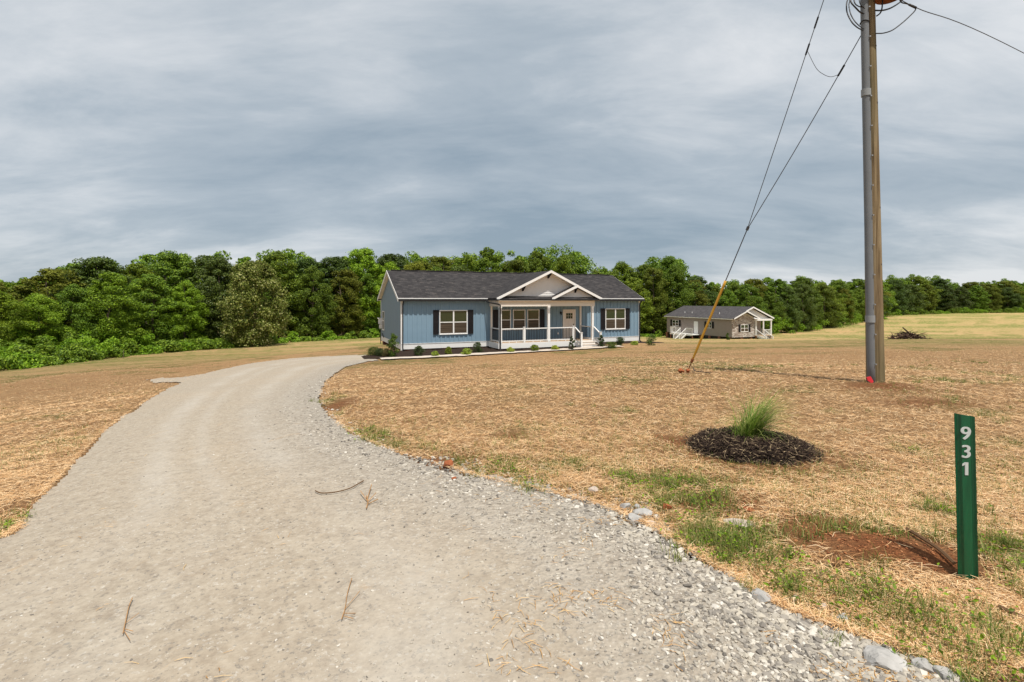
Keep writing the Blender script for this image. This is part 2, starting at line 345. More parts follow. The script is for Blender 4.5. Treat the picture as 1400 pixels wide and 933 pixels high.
CP += [house_w(0, 0, -.02), house_w(18.3, 0, -.02), house_w(9, 0, -.02), house_w(0, 8.2, -.25), house_w(18.3, 8.2, -.2), house_w(9, 8, -.1),
       house_w(-.5, -3.2, -.24), house_w(6, -3.2, -.17), house_w(13, -3.2, -.09), house_w(19, -3.2, -.08), house_w(9.5, -1.7, -.08)]
CP += [(0, 2, 0), (2, 2.2, 0), (-2, 2.2, 0), (3.5, 3, 0.0), (0, 5, 0), (-2.5, 5, 0), (2, 7, -.01), (0, -8, .05), (-12, -8, -.3), (12, -8, .1), (0, -60, 0), (60, -60, 0), (-60, -60, -1), (-60, 0, -3.5), (60, 0, -1.2),
       (-160, 60, -7), (-160, 250, -6), (0, 250, -5), (200, 320, -3.5), (0, 600, -4), (-500, 500, -5), (500, 500, -4), (0, 900, -4), (160, 100, -4.6), (300, 0, -3), (-300, 0, -6), (400, -300, -3), (-400, -300, -4)]
CP = np.array(CP)
def phi(d, c=5.0): return -np.sqrt(d * d + c * c)
_D = np.hypot(CP[:, None, 0] - CP[None, :, 0], CP[:, None, 1] - CP[None, :, 1])
_n = len(CP); _P = np.c_[np.ones(_n), CP[:, :2] / 100]
_A = np.zeros((_n + 3, _n + 3)); _A[:_n, :_n] = phi(_D) + np.eye(_n) * .3; _A[:_n, _n:] = _P; _A[_n:, :_n] = _P.T
_W = np.linalg.solve(_A, np.r_[CP[:, 2], 0, 0, 0])
def terr(x, y):
    x = np.asarray(x, float); y = np.asarray(y, float); sh = x.shape; x = x.ravel(); y = y.ravel(); o = np.empty(len(x))
    for i in range(0, len(x), 20000):
        a = x[i:i + 20000]; b = y[i:i + 20000]
        o[i:i + 20000] = phi(np.hypot(a[:, None] - CP[None, :, 0], b[:, None] - CP[None, :, 1])) @ _W[:_n] + _W[_n] + _W[_n + 1] * a / 100 + _W[_n + 2] * b / 100
    return o.reshape(sh)
def tz(x, y): return float(terr(np.array([x]), np.array([y]))[0])
def at(px, py):
    """where the sight line through a picture point meets the terrain"""
    Z = np.geomspace(1.5, 400, 3000); X = (px - 700) / 700 * Z; zl = 1.5 - (py - HOR) / 700 * Z
    b = np.nonzero(zl <= terr(X, Z) + .03)[0]
    if len(b) == 0: raise ValueError((px, py))
    return float(X[b[0]]), float(Z[b[0]]), float(zl[b[0]])
# value noise for relief
def vnoise(x, y, s, seed=0):
    g = np.random.default_rng(seed).random((256, 256)); x = x * s; y = y * s
    xi = np.floor(x).astype(int); yi = np.floor(y).astype(int); fx = x - xi; fy = y - yi
    fx = fx * fx * (3 - 2 * fx); fy = fy * fy * (3 - 2 * fy); a = g[xi % 256, yi % 256]; b = g[(xi + 1) % 256, yi % 256]; c = g[xi % 256, (yi + 1) % 256]; d = g[(xi + 1) % 256, (yi + 1) % 256]
    return (a * (1 - fx) + b * fx) * (1 - fy) + (c * (1 - fx) + d * fx) * fy - .5

left_px = [(503, 484.5), (470, 485.5), (430, 487.5), (390, 490.5), (345, 496), (310, 503), (270, 513), (235, 528), (200, 547), (165, 571), (130, 599), (90, 640), (60, 670), (30, 703), (0, 733)]
right_px = [(520, 492.5), (500, 495), (478, 500), (462, 508), (449, 519), (441, 532), (441, 548), (453, 567), (478, 588), (515, 606), (560, 621), (605, 635), (650, 648), (705, 660), (760, 673), (820, 689),
            (875, 710), (925, 738), (965, 763), (1005, 786), (1050, 815), (1100, 838), (1160, 858), (1225, 880), (1290, 906), (1340, 940)]
LE = [at(*p)[:2] for p in left_px] + [(-3.9, 2.7), (-5.2, 1.2), (-7, -1.5), (-7, -9)]
RE = [at(*p)[:2] for p in right_px] + [(2.4, 1.5), (3.6, .6), (6.0, -1), (6.0, -9)]
DP = np.array(LE + RE[::-1])
def smooth_poly(P, n=6):
    return np.array([(v.x, v.y) for v in curve_pts([(a, b, 0) for a, b in P], n)])
DPS = np.vstack([smooth_poly(LE), smooth_poly(RE)[::-1]])
def sdf(x, y, P):
    """signed distance, negative inside"""
    x = np.asarray(x, float); y = np.asarray(y, float); sh = x.shape; x = x.ravel(); y = y.ravel()
    d = np.full(len(x), 1e9); ins = np.zeros(len(x), bool)
    for i in range(len(P)):
        ax, ay = P[i]; bx, by = P[(i + 1) % len(P)]; ex, ey = bx - ax, by - ay; l2 = ex * ex + ey * ey + 1e-12
        tt = np.clip(((x - ax) * ex + (y - ay) * ey) / l2, 0, 1)
        d = np.minimum(d, np.hypot(x - ax - tt * ex, y - ay - tt * ey))
        c_ = ((ay > y) != (by > y)) & (x < ex * (y - ay) / (ey if abs(ey) > 1e-12 else 1e-12) + ax); ins ^= c_
    return np.where(ins, -d, d).reshape(sh)
REP = np.array([tuple(p) for p in smooth_poly(RE)])
def near_line(x, y, P):
    d = np.full(np.shape(x), 1e9)
    for i in range(len(P) - 1):
        ax, ay = P[i]; bx, by = P[i + 1]; ex, ey = bx - ax, by - ay
        tt = np.clip(((x - ax) * ex + (y - ay) * ey) / (ex * ex + ey * ey + 1e-12), 0, 1)
        d = np.minimum(d, np.hypot(x - ax - tt * ex, y - ay - tt * ey))
    return d

ang = np.concatenate([np.linspace(math.radians(-10), math.radians(190), 1) [:0],
                      np.radians(np.r_[np.linspace(38, 142, 620, endpoint=False), np.linspace(142, 398, 110, endpoint=False)])])
rad = np.r_[0.25, np.geomspace(.5, 60, 470), np.geomspace(60, 2500, 90)[1:]]
A_, R_ = np.meshgrid(ang, rad); GX = R_ * np.cos(A_); GY = R_ * np.sin(A_)
base_z = terr(np.clip(GX, -600, 600), np.clip(GY, -400, 950))
D_ = np.full(GX.shape, 99.0); nearm = (R_ < 60); D_[nearm] = sdf(GX[nearm], GY[nearm], DPS)
DR = np.full(GX.shape, 99.0); DR[nearm] = near_line(GX[nearm], GY[nearm], REP)
rough_n = vnoise(GX, GY, 2.1, 1) * .035 + vnoise(GX, GY, 5.3, 2) * .022 + vnoise(GX, GY, 14, 3) * .012 + vnoise(GX, GY, .45, 4) * .05
def mound(X, Y, px, py, r, h):
    a = at(px, py); return h * np.exp(-((X - a[0]) ** 2 + (Y - a[1]) ** 2) / r ** 2)
mnd = lambda X, Y: mound(X, Y, 1200, 528, .6, .05) + mound(X, Y, 1150, 745, .45, .05) + mound(X, Y, 1240, 740, .3, .05) + mound(X, Y, 1030, 690, .3, .04)
offr = np.clip(D_ / .25, 0, 1)
fade = np.clip(1.6 - R_ / 40, 0, 1)
def drive_rel(X, Y): return vnoise(X, Y, 1.3, 11) * .02 + vnoise(X, Y, 4.7, 12) * .012 + vnoise(X, Y, 16, 13) * .006
GZ = base_z + offr * fade * (rough_n + .008) + mnd(GX, GY) * offr - (1 - offr) * .02
ni, nj = GX.shape
idx = np.arange(ni * nj).reshape(ni, nj)
q = np.stack([idx[:-1, :], np.roll(idx, -1, 1)[:-1, :], np.roll(idx, -1, 1)[1:, :], idx[1:, :]], -1).reshape(-1, 4)
ground = mesh_obj("ground", np.stack([GX, GY, GZ], -1).reshape(-1, 3), q[:, ::-1] * 1, M['straw_ground'], smooth=True)
fan_v = ground
tag(ground, kind="structure")
def blobs(X, Y, L_):
    o = np.zeros(X.shape)
    for (px, py, rx, rz, s) in L_:
        a = at(px, py); sxx = rx / 700 * a[1]; o = np.maximum(o, s * np.exp(-(((X - a[0]) / sxx) ** 2 + ((Y - a[1]) / (rz / (py - HOR) * a[1])) ** 2)))
    return o
GREEN = [(60, 570, 90, 5, .8), (80, 600, 60, 5, .7), (200, 497, 120, 3, .8), (320, 489, 110, 3, .8), (420, 474, 80, 2.5, .9), (250, 487, 150, 2.5, 1), (120, 496, 120, 3, .9), (460, 467, 70, 2, .9), (300, 482, 160, 3, .6), (100, 500, 120, 4, .55), (455, 545, 14, 8, .8), (510, 597, 34, 7, .9), (540, 603, 20, 6, .9),
         (620, 640, 40, 7, .5), (760, 632, 60, 9, .9), (860, 556, 18, 4, .8), (720, 580, 26, 6, .6), (910, 672, 60, 15, 1), (980, 735, 60, 16, 1), (1010, 500, 70, 5, .95), (870, 517, 60, 4, .7), (930, 480, 60, 3, .6), (1090, 535, 30, 4, .7),
         (1060, 483, 90, 3, .6), (1250, 502, 40, 4, .7), (1300, 518, 50, 6, .9), (1380, 512, 40, 6, .8), (1350, 560, 40, 6, .8), (1290, 700, 26, 12, .9), (1200, 800, 90, 20, 1), (1300, 850, 120, 30, 1), (1390, 760, 40, 30, 1), (1250, 612, 26, 7, .6), (1380, 600, 30, 8, .7),
         (1140, 560, 14, 4, .6), (1310, 470, 120, 3, .5), (1330, 461, 140, 2.5, .9), (1130, 459, 90, 3, .9), (1150, 446, 60, 4, .6), (1330, 447, 140, 2.5, .7), (1300, 437, 140, 2.5, .6), (1290, 431, 200, 2, .9), (830, 478, 40, 2, .7), (590, 500, 60, 2, .35), (760, 505, 80, 2, .3)]
CLAY = [(1205, 530, 45, 6, .9), (1130, 735, 75, 30, 1), (1210, 760, 90, 26, 1.2), (1280, 772, 70, 22, 1.2), (1030, 618, 112, 24, .85), (1000, 690, 80, 20, .6), (900, 650, 60, 10, .4), (930, 602, 30, 10, 1), (1340, 740, 40, 20, .8), (460, 552, 22, 8, .8), (590, 628, 60, 10, .7), (700, 592, 40, 6, .4), (1000, 660, 70, 12, .5), (300, 515, 30, 5, .9),
        (40, 690, 50, 30, .4), (420, 480, 120, 4, .4), (1270, 550, 60, 6, .6), (950, 690, 50, 12, .7), (520, 497, 30, 3, .6)]
gr = blobs(GX, GY, GREEN); cy_ = blobs(GX, GY, CLAY)
patch = np.clip((vnoise(GX, GY, .22, 31) + vnoise(GX, GY, .6, 32) * .6 + vnoise(GX, GY, 1.9, 34) * .4 - .13) * 3.4, 0, .7) * np.clip((R_ - 6) / 10, 0.15, 1)
gr = np.maximum(gr, patch); band = vnoise(GX * .22 + 7, GY, .16, 36) * 1.0 + vnoise(GX * .3, GY, .45, 37) * .6
gr = np.maximum(gr, np.clip((band + .08) * 4.5, 0, 1.0) * np.clip((R_ - 36) / 25, 0, 1)); gr = np.maximum(gr, np.clip((R_ - 120) / 80, 0, .35))
me = ground.data
for nm, arr in (("green", gr), ("hay", np.clip((R_ - 30) / 22, 0, 1)), ("clay", cy_), ("far", np.clip((R_ - 4) / 12, 0, 1))):
    at_ = me.attributes.new(nm, 'FLOAT', 'POINT'); at_.data.foreach_set("value", arr.astype(np.float32).ravel())

# gravel driveway: its own sheet, ragged edge
SPP = smooth_poly([at(*p)[:2] for p in [(196, 519), (215, 524), (255, 522), (300, 514), (345, 504), (320, 502), (285, 509), (255, 514), (225, 516)]], 4)
DS = np.full(GX.shape, 99.0); DS[nearm] = sdf(GX[nearm], GY[nearm], SPP)
EN = vnoise(GX, GY, 1.7, 21) * .30 + vnoise(GX, GY, 6, 22) * .12 + vnoise(GX, GY, 20, 23) * .05
inside = ((D_ + EN * (.35 + .5 * (GX > -1.0)) < 0) | (DS + EN * .8 < 0)) & (R_ < 59)
fi = (inside[:-1] & inside[1:] & np.roll(inside, -1, 1)[:-1] & np.roll(inside, -1, 1)[1:]).ravel()
dq = q[fi][:, ::-1]; used, inv = np.unique(dq.ravel(), return_inverse=True)
DZ = base_z + .012 + np.clip(-D_ / .5, 0, 1) * (drive_rel(GX, GY) + .022) * fade + np.where(D_ > 0, offr * fade * (rough_n + .02), 0)
DZ = np.maximum(DZ, GZ + .004)
dv = np.stack([GX, GY, DZ], -1).reshape(-1, 3)[used]
drive = mesh_obj("driveway", dv, inv.reshape(-1, 4), M['drive'], smooth=True); tag(drive, kind="structure")
st_a = (np.clip(1.0 - DR / 1.3, 0, 1) * .9 + .1).ravel()[used]
st_a = np.maximum(st_a, np.clip((GX.ravel()[used] - .3) * .4, 0, .5) * np.clip((7 - GY.ravel()[used]) / 2, 0, 1))
LEP = smooth_poly(LE); DL = np.full(GX.shape, 99.0); DL[nearm] = near_line(GX[nearm], GY[nearm], LEP); tf = DL / (DL + DR + 1e-6)
tr_ = np.exp(-((tf - .30) / .055) ** 2) + np.exp(-((tf - .66) / .06) ** 2) + .7 * np.exp(-((tf - .44) / .03) ** 2) + .6 * np.exp(-((tf - .82) / .03) ** 2); tr_ *= .6 + vnoise(GX, GY, .7, 91)
a_ = drive.data.attributes.new("track", 'FLOAT', 'POINT'); a_.data.foreach_set("value", np.clip(tr_, 0, 1).ravel()[used].astype(np.float32))
a_ = drive.data.attributes.new("stone", 'FLOAT', 'POINT'); a_.data.foreach_set("value", st_a.astype(np.float32))
def surf(x, y):
    """top of ground or drive, vectorised and close enough for scattering"""
    x = np.asarray(x, float); y = np.asarray(y, float); b = terr(x, y); d = sdf(x, y, DPS); r = np.hypot(x, y); f_ = np.clip(1.6 - r / 40, 0, 1)
    rn = vnoise(x, y, 2.1, 1) * .035 + vnoise(x, y, 5.3, 2) * .022 + vnoise(x, y, 14, 3) * .012 + vnoise(x, y, .45, 4) * .05
    o = np.clip(d / .25, 0, 1); gz = b + o * f_ * (rn + .008) + mnd(x, y) * o - (1 - o) * .02
    dz = b + .012 + np.clip(-d / .5, 0, 1) * (drive_rel(x, y) + .022) * f_
    return np.where(d < 0.02, np.maximum(dz, gz), gz), d
#@@END_GROUND

# ------------------------------------------------------------------ blue house
H1 = empty("house", (HX, HY, HZ), TH)
tag(H1, "blue vinyl-sided single-storey house with front porch, gable and charcoal roof", "house")
Ww, Dd, EZ, RZ = 18.3, 8.2, 3.16, 5.20
sl = (RZ - (EZ + .06)) / (Dd / 2 + .3)
def lap(mb, poly_fn, z0, z1, axis, pos, outw, step=.115):
    """horizontal lap boards on a plane; poly_fn(z) -> (lo, hi) extent along the wall"""
    z = z0
    while z < z1 - .01:
        zt = min(z + step, z1); a0, a1 = poly_fn(z); b0, b1 = poly_fn(zt)
        if axis == 'x':   # wall plane x = pos, extent along y
            v = [(pos + outw * .018, a0, z), (pos + outw * .018, a1, z), (pos, b1, zt), (pos, b0, zt), (pos, a0, z), (pos, a1, z)]
        else:
            v = [(a0, pos + outw * .018, z), (a1, pos + outw * .018, z), (b1, pos, zt), (b0, pos, zt), (a0, pos, z), (a1, pos, z)]
        mb.add(v, [(0, 1, 2, 3), (0, 1, 5, 4)]); z = zt
# walls
mb = MB(); mb.box(0, Ww, 0, Dd, .40, EZ + .02)
for x in np.arange(.10, Ww, .305):
    if not any(a - .02 < x < b + .02 for a, b in []): mb.box(x, x + .10, -.034, .004, .425, EZ)
front_wall = mb.build("wall", M['blue'], H1)
mb = MB()
gz_at = lambda y: EZ + .02 + sl * (min(y, Dd - y))
def ext(z):
    if z <= EZ + .02: return (0.0, Dd)
    k = (z - EZ - .02) / sl; return (k, Dd - k)
lap(mb, ext, .40, RZ - .12, 'x', -.004, -1); lap(mb, ext, .40, RZ - .12, 'x', Ww + .004, 1)
mb.prism([(-.003, 0, EZ), (-.003, Dd, EZ), (-.003, Dd / 2, RZ - .1)], (Ww + .006, 0, 0))
mb.build("gable_wall", M['blue_side'], H1)
each("corner_trim", M['white'], H1, [(x, x + .12, -.03, .10, .0, EZ) for x in (-.03, Ww - .09)] + [(x, x + .12, Dd - .1, Dd + .03, 0, EZ) for x in (-.03, Ww - .09)])
mb = MB(); mb.box(-.012, Ww + .012, -.022, .2, 0.06, .385); mb.box(-.02, Ww + .02, -.045, -.024, .385, .42); mb.box(-.012, .02, .2, Dd, .06, .385); mb.box(Ww - .02, Ww + .012, .2, Dd, .06, .385); mb.box(-.012, Ww + .012, Dd - .02, Dd + .01, .06, .385)
mb.build("skirting", M['white'], H1)
each("foundation_pier", M['brick'], H1, [(x, x + .4, .05, .45, -.45, .06) for x in np.arange(.3, 18.3, 2.4)] + [(x, x + .35, y, y + .35, -.5, .06) for x in (.05, 17.9) for y in (2.5, 5, 7.5)])
# main roof
ov = .24
def roof_z(y): return EZ + .06 + sl * (min(y, Dd - y) + ov)
rf = MB(); T = .09
for (ya, yb) in ((-ov, Dd / 2), (Dd + ov, Dd / 2)):
    rf.prism([(-ov, ya, roof_z(ya)), (Ww + ov, ya, roof_z(ya)), (Ww + ov, yb, RZ), (-ov, yb, RZ)], (0, 0, T))
rf.box(-ov + .3, Ww + ov - .3, Dd / 2 - .12, Dd / 2 + .12, RZ + T - .02, RZ + T + .04)
roof = rf.build("roof", M['shingle'], H1)
mb = MB()
for x in (-ov - .022, Ww + ov + .001):
    for (ya, yb) in ((-ov - .02, Dd / 2), (Dd + ov + .02, Dd / 2)):
        mb.prism([(x, ya, roof_z(ya) - .12), (x, yb, RZ - .10), (x, yb, RZ + T - .01), (x, ya, roof_z(ya) + T - .01)], (.021, 0, 0))
mb.box(-ov, Ww + ov, -ov - .022, -ov - .001, EZ - .04, EZ + .145); mb.box(-ov, Ww + ov, Dd + ov + .001, Dd + ov + .022, EZ - .04, EZ + .145)
mb.box(-ov, Ww + ov, -ov, -.03, EZ - .02, EZ + .0); mb.box(-ov, Ww + ov, Dd + .03, Dd + ov, EZ - .02, EZ)
for x in (-ov, Ww + .03):
    mb.prism([(x, -.03, roof_z(-.03) - .02), (x, Dd / 2, RZ - .02), (x, Dd / 2, RZ - .05), (x, -.03, roof_z(-.03) - .05)], (.27, 0, 0))
    mb.prism([(x, Dd + .03, roof_z(-.03) - .02), (x, Dd / 2, RZ - .02), (x, Dd / 2, RZ - .05), (x, Dd + .03, roof_z(-.03) - .05)], (.27, 0, 0))
mb.box(-ov, Ww + ov, -ov - .028, -ov - .012, EZ + .10, EZ + .155)
mb.build("fascia", M['white'], H1)
mb = MB(); yg = -ov - .03
each("gutter", M['black'], H1, [(-ov, 5.72, yg - .11, yg, EZ - .055, EZ + .095), (13.62, Ww + ov, yg - .11, yg, EZ - .055, EZ + .095)])
def downspout(x, y, z0, kink=.28):
    b = MB(); b.box(x - .035, x + .035, y - .03, y + .03, z0, EZ - .35)
    b.bar((x, y, EZ - .33), (x, y - kink, EZ + .02), .07, .06); b.box(x - .035, x + .035, y - kink - .03, y - kink + .03, EZ - .04, EZ + .06)
    b.bar((x, y, z0 + .03), (x, y - .22, z0 - .08), .07, .06)
    return b.build("downspout", M['black'], H1)
downspout(.085, -.065, .10); downspout(Ww - .03, -.065, .05)

def window(parent, x0, x1, z0, z1, y=0.0, cols=2, frame='white', rails=True, axis='y', outw=-1, pane_mats=('glass', 'blind')):
    """window on wall plane; local coordinate u along wall. returns frame part with pane children"""
    fw = .055; d0, d1 = y + outw * .045, y + outw * .004
    def bx(mb, u0, u1, a, b, e0=d0, e1=d1):
        lo, hi = min(e0, e1), max(e0, e1)
        if axis == 'y': mb.box(u0, u1, lo, hi, a, b)
        else: mb.box(lo, hi, u0, u1, a, b)
    b = MB(); bx(b, x0, x1, z0, z0 + fw); bx(b, x0, x1, z1 - fw, z1); bx(b, x0, x0 + fw, z0 + fw, z1 - fw); bx(b, x1 - fw, x1, z0 + fw, z1 - fw)
    wz = (z0 + z1) / 2 - .01
    for i in range(1, cols):
        u = x0 + (x1 - x0) * i / cols; bx(b, u - .045, u + .045, z0 + fw, z1 - fw)
    if rails: bx(b, x0 + fw, x1 - fw, wz - .028, wz + .028, y + outw * .036, d1)
    bx(b, x0 - .02, x1 + .02, z0 - .03, z0, y + outw * .06, d1)
    f = b.build("window", M[frame], parent)
    e0, e1 = y + outw * .016, y + outw * .006
    for (za, zb, mm) in ((z0 + fw, wz - .028, pane_mats[1]), (wz + .028, z1 - fw, pane_mats[0])):
        b = MB()
        for i in range(cols):
            ua = x0 + (x1 - x0) * i / cols + (.045 if i else fw); ub = x0 + (x1 - x0) * (i + 1) / cols - (.045 if i < cols - 1 else fw)
            bx(b, ua + .001, ub - .001, za + .001, zb - .001, e0, e1)
        b.build("pane", M[mm], f)
    return f
def shutter(parent, x0, x1, z0, z1, y=0.0, axis='y', outw=-1):
    b = MB()
    def bx(u0, u1, a, c, e0, e1):
        e0, e1 = y + outw * e0, y + outw * e1; lo, hi = min(e0, e1), max(e0, e1)
        if axis == 'y': b.box(u0, u1, lo, hi, a, c)
        else: b.box(lo, hi, u0, u1, a, c)
    bx(x0, x1, z0, z1, .017, .032)
    for (u0, u1, a, c) in ((x0, x0 + .05, z0, z1), (x1 - .05, x1, z0, z1), (x0 + .05, x1 - .05, z0, z0 + .07), (x0 + .05, x1 - .05, z1 - .07, z1), (x0 + .05, x1 - .05, (z0 + z1) / 2 - .04, (z0 + z1) / 2 + .04)):
        bx(u0, u1, a, c, .033, .048)
    z = z0 + .10
    while z < z1 - .1:
        bx(x0 + .05, x1 - .05, z, z + .02, .033, .041); z += .045
    return b.build("shutter", M['shutter'], parent)
window(H1, 2.46, 4.37, .96, 2.53, -.034); shutter(H1, 2.05, 2.42, .95, 2.54, -.034); shutter(H1, 4.41, 4.78, .95, 2.54, -.034)
window(H1, 15.17, 16.95, 1.0, 2.55, -.034); shutter(H1, 14.76, 15.13, .99, 2.56, -.034); shutter(H1, 16.99, 17.36, .99, 2.56, -.034)
for (a, b) in ((6.62, 7.50), (7.66, 8.60), (8.75, 9.68)): window(H1, a, b, 1.14, 2.52, -.034, cols=1)
shutter(H1, 6.20, 6.56, 1.13, 2.53, -.034); shutter(H1, 9.74, 10.08, 1.13, 2.53, -.034)
window(H1, 6.45, 7.3, .93, 2.35, -.022, cols=1, axis='x')
# front door
b = MB(); b.box(11.58, 11.68, -.065, -.004, .42, 2.50); b.box(12.52, 12.62, -.065, -.004, .42, 2.50); b.box(11.68, 12.52, -.065, -.004, 2.40, 2.50)
dfr = b.build("door_frame", M['cream'], H1)
b = MB(); b.box(11.69, 12.51, -.050, -.005, .44, 2.39)
for (u0, u1, z0, z1) in ((11.78, 12.05, .6, 1.75), (12.15, 12.42, .6, 1.75)):
    b.box(u0, u1, -.056, -.051, z0, z0 + .02); b.box(u0, u1, -.056, -.051, z1 - .02, z1); b.box(u0, u0 + .02, -.056, -.051, z0 + .02, z1 - .02); b.box(u1 - .02, u1, -.056, -.051, z0 + .02, z1 - .02)
door = b.build("door", M['door'], H1)
b = MB()
for i in range(3):
    for j in range(2): b.box(11.83 + i * .185, 11.83 + i * .185 + .165, -.056, -.051, 1.84 + j * .21, 1.84 + j * .21 + .19)
b.build("door_light", M['glass'], door)
b = MB(); b.tube([(12.43, -.045, 1.4), (12.43, -.10, 1.4)], .022); b.tube([(12.43, -.095, 1.34), (12.43, -.095, 1.46)], .02); b.build("door_handle", M['black'], door)
b = MB(); b.box(11.36, 11.46, -.06, -.016, 2.2, 2.36); b.box(11.34, 11.48, -.16, -.04, 2.30, 2.33); b.tube([(11.41, -.11, 2.10), (11.41, -.11, 2.30)], [.03, .05]); b.build("porch_light", M['black'], H1)
b = MB(); b.box(11.12, 11.24, -.04, -.016, .72, .86); b.box(11.14, 11.22, -.06, -.04, .74, .84); b.build("outlet_cover", M['white'], H1)
# porch
P = 1.8; px0, px1 = 5.98, 13.08
b = MB(); b.box(px0 - .05, px1 + .05, -P, -.03, .36, .395)
x = px0
b.build("porch_floor", M['deck'], H1)
b = MB(); b.box(px0 - .06, px1 + .06, -P - .025, -P, .03, .385); b.box(px0 - .085, px0 - .06, -P - .025, -.03, .03, .385); b.box(px1 + .06, px1 + .085, -P - .025, -.03, .03, .385); b.build("porch_rim", M['white'], H1)
each("porch_pier", M['brick'], H1, [(x, x + .2, -P + .03, -P + .23, -.45, .355) for x in (6.0, 7.7, 8.85, 10.0, 11.1, 12.7)])
for x in (6.06, 9.56, 13.0):
    b = MB(); b.box(x - .075, x + .075, -P, -P + .15, .395, 2.77); b.box(x - .10, x + .10, -P - .022, -P + .172, .396, .50); b.box(x - .095, x + .095, -P - .018, -P + .168, 2.68, 2.769); b.build("porch_post", M['white'], H1)
for x in (6.06, 13.0):
    b = MB(); b.box(x - .06, x + .06, -.14, -.02, .395, 2.77); b.build("porch_post", M['cream'], H1)
b = MB(); b.box(px0 - .04, px1 + .06, -P - .01, -P + .16, 2.77, 3.13); b.box(px0 - .04, px0 + .12, -P + .16, -.02, 2.77, 3.13); b.box(px1 - .1, px1 + .06, -P + .16, -.02, 2.77, 3.13)
b.build("porch_beam", M['cream'], H1)
b = MB(); b.box(px0 - .25, px1 + .42, -P - .12, -.02, 3.135, 3.155); b.build("porch_ceiling", M['cream'], H1)
BAL = MB()
def rail(a, c, zt=1.30, zb=.50, name="porch_railing"):
    global BAL
    BAL = MB(); a = Vector(a); c = Vector(c); b = MB(); n = max(2, int((c - a).length / .115))
    b.bar(a + Vector((0, 0, zt)), c + Vector((0, 0, zt)), .07, .06); b.bar(a + Vector((0, 0, zb)), c + Vector((0, 0, zb)), .05, .06)
    for p in (a + (c - a).normalized() * .02, c - (c - a).normalized() * .02): b.box(p.x - .018, p.x + .018, p.y - .018, p.y + .018, p.z + zb + .02, p.z + zt - .02)
    for i in range(1, n):
        p = a + (c - a) * (i / n); BAL.box(p.x - .011, p.x + .011, p.y - .011, p.y + .011, p.z + zb + .03, p.z + zt - .03)
    for k in (.35, .68):
        p = a + (c - a) * k; b.box(p.x - .02, p.x + .02, p.y - .02, p.y + .02, p.z + .396, p.z + zb - .03)
    return b
yr = -P + .075
def BALF(r, mt="black"): return BAL.build("balusters", M[mt], r)
for (x0, x1) in ((6.14, 7.70), (7.82, 9.48), (9.64, 11.42)): BALF(rail((x0, yr, 0), (x1, yr, 0)).build("porch_railing", M["white"], H1))
BALF(rail((6.06, -P + .15, 0), (6.06, -.14, 0)).build("porch_railing", M["white"], H1))
BALF(rail((13.0, -P + .15, 0), (13.0, -.14, 0)).build("porch_railing", M["white"], H1))
for x in (7.76, 11.48):
    b = MB(); b.box(x - .055, x + .055, yr - .055, yr + .055, .396, 1.38); b.box(x - .075, x + .075, yr - .075, yr + .075, 1.381, 1.41); b.build("newel_post", M['white'], H1)
# steps
b = MB()
for i, z in enumerate((.27, .13, .0)): b.box(11.62, 12.98, -P - .03 - .30 * (i + 1), -P - .03 - .30 * i - .001, -.25, z - .012)
b.build("step_riser", M['white'], H1)
b = MB()
for i, z in enumerate((.27, .13, .0)): b.box(11.60, 13.0, -P - .05 - .30 * (i + 1), -P - .028 - .30 * i, z - .01, z + .025)
b.build("step_tread", M['concrete'], H1)
for x in (11.55, 13.06):
    b = MB(); BAL = MB(); ys = -P - .88
    b.box(x - .055, x + .055, ys - .055, ys + .055, -.2, .98); b.box(x - .075, x + .075, ys - .075, ys + .075, .981, 1.01)
    b.bar((x, -P - .03, 1.31), (x, ys + .05, .90), .07, .06); b.bar((x, -P - .03, .50), (x, ys + .05, .14), .05, .06)
    for k in range(1, 7):
        y = -P - .03 + (ys + .05 + P + .03) * k / 7; zz_ = -.36 / .8 * (-P - .03 - y)
        BAL.box(x - .011, x + .011, y - .011, y + .011, .52 + zz_, 1.27 + zz_)
    BALF(b.build("stair_railing", M['white'], H1))
# porch gables
yf = -P - .12; yw = -P + .38
gx0, gxa, gx1, gz0, gza = 5.74, 9.67, 13.60, EZ + .08, 5.10
gs = (gza - gz0) / (gxa - gx0)
def back_y(z): return max(-ov, (z - EZ - .06) / sl - ov)
b = MB(); TT = .08
b.prism([(gx0, yf, gz0), (gxa, yf, gza), (gxa, back_y(gza), gza), (gx0, back_y(gz0), gz0)], (0, 0, TT))
b.prism([(gx1, yf, gz0), (gxa, yf, gza), (gxa, back_y(gza), gza), (gx1, back_y(gz0), gz0)], (0, 0, TT))
b.build("porch_roof", M['shingle'], H1)
b = MB(); b.prism([(gx0 + .1, yf - .02, EZ + .05), (gx1 - .1, yf - .02, EZ + .05), (gx1 - .45, yw, EZ + .24), (gx0 + .45, yw, EZ + .24)], (0, 0, .05)); b.build("pent_roof", M['shingle'], H1)
def rake(mb, x0, z0, xa, za, y, tk=.022, hgt=.16, dz=.0):
    mb.prism([(x0, y, z0 - hgt + TT + dz), (xa, y, za - hgt + TT + dz), (xa, y, za + TT + dz + .012), (x0, y, z0 + TT + dz + .012)], (0, -tk, 0))
b = MB(); rake(b, gx0, gz0, gxa, gza, yf - .001); rake(b, gx1, gz0, gxa, gza, yf - .001)
b.build("rake_board", M['white'], H1)
b = MB(); dn = .045   # soffits
b.prism([(gx0 + .2, yf, gz0 + .2 * gs - dn), (gxa, yf, gza - dn), (gxa, yw, gza - dn), (gx0 + .2, yw, gz0 + .2 * gs - dn)], (0, 0, .03))
b.prism([(gx1 - .2, yf, gz0 + .2 * gs - dn), (gxa, yf, gza - dn), (gxa, yw, gza - dn), (gx1 - .2, yw, gz0 + .2 * gs - dn)], (0, 0, .03))
b.build("soffit", M['white'], H1)
b = MB()
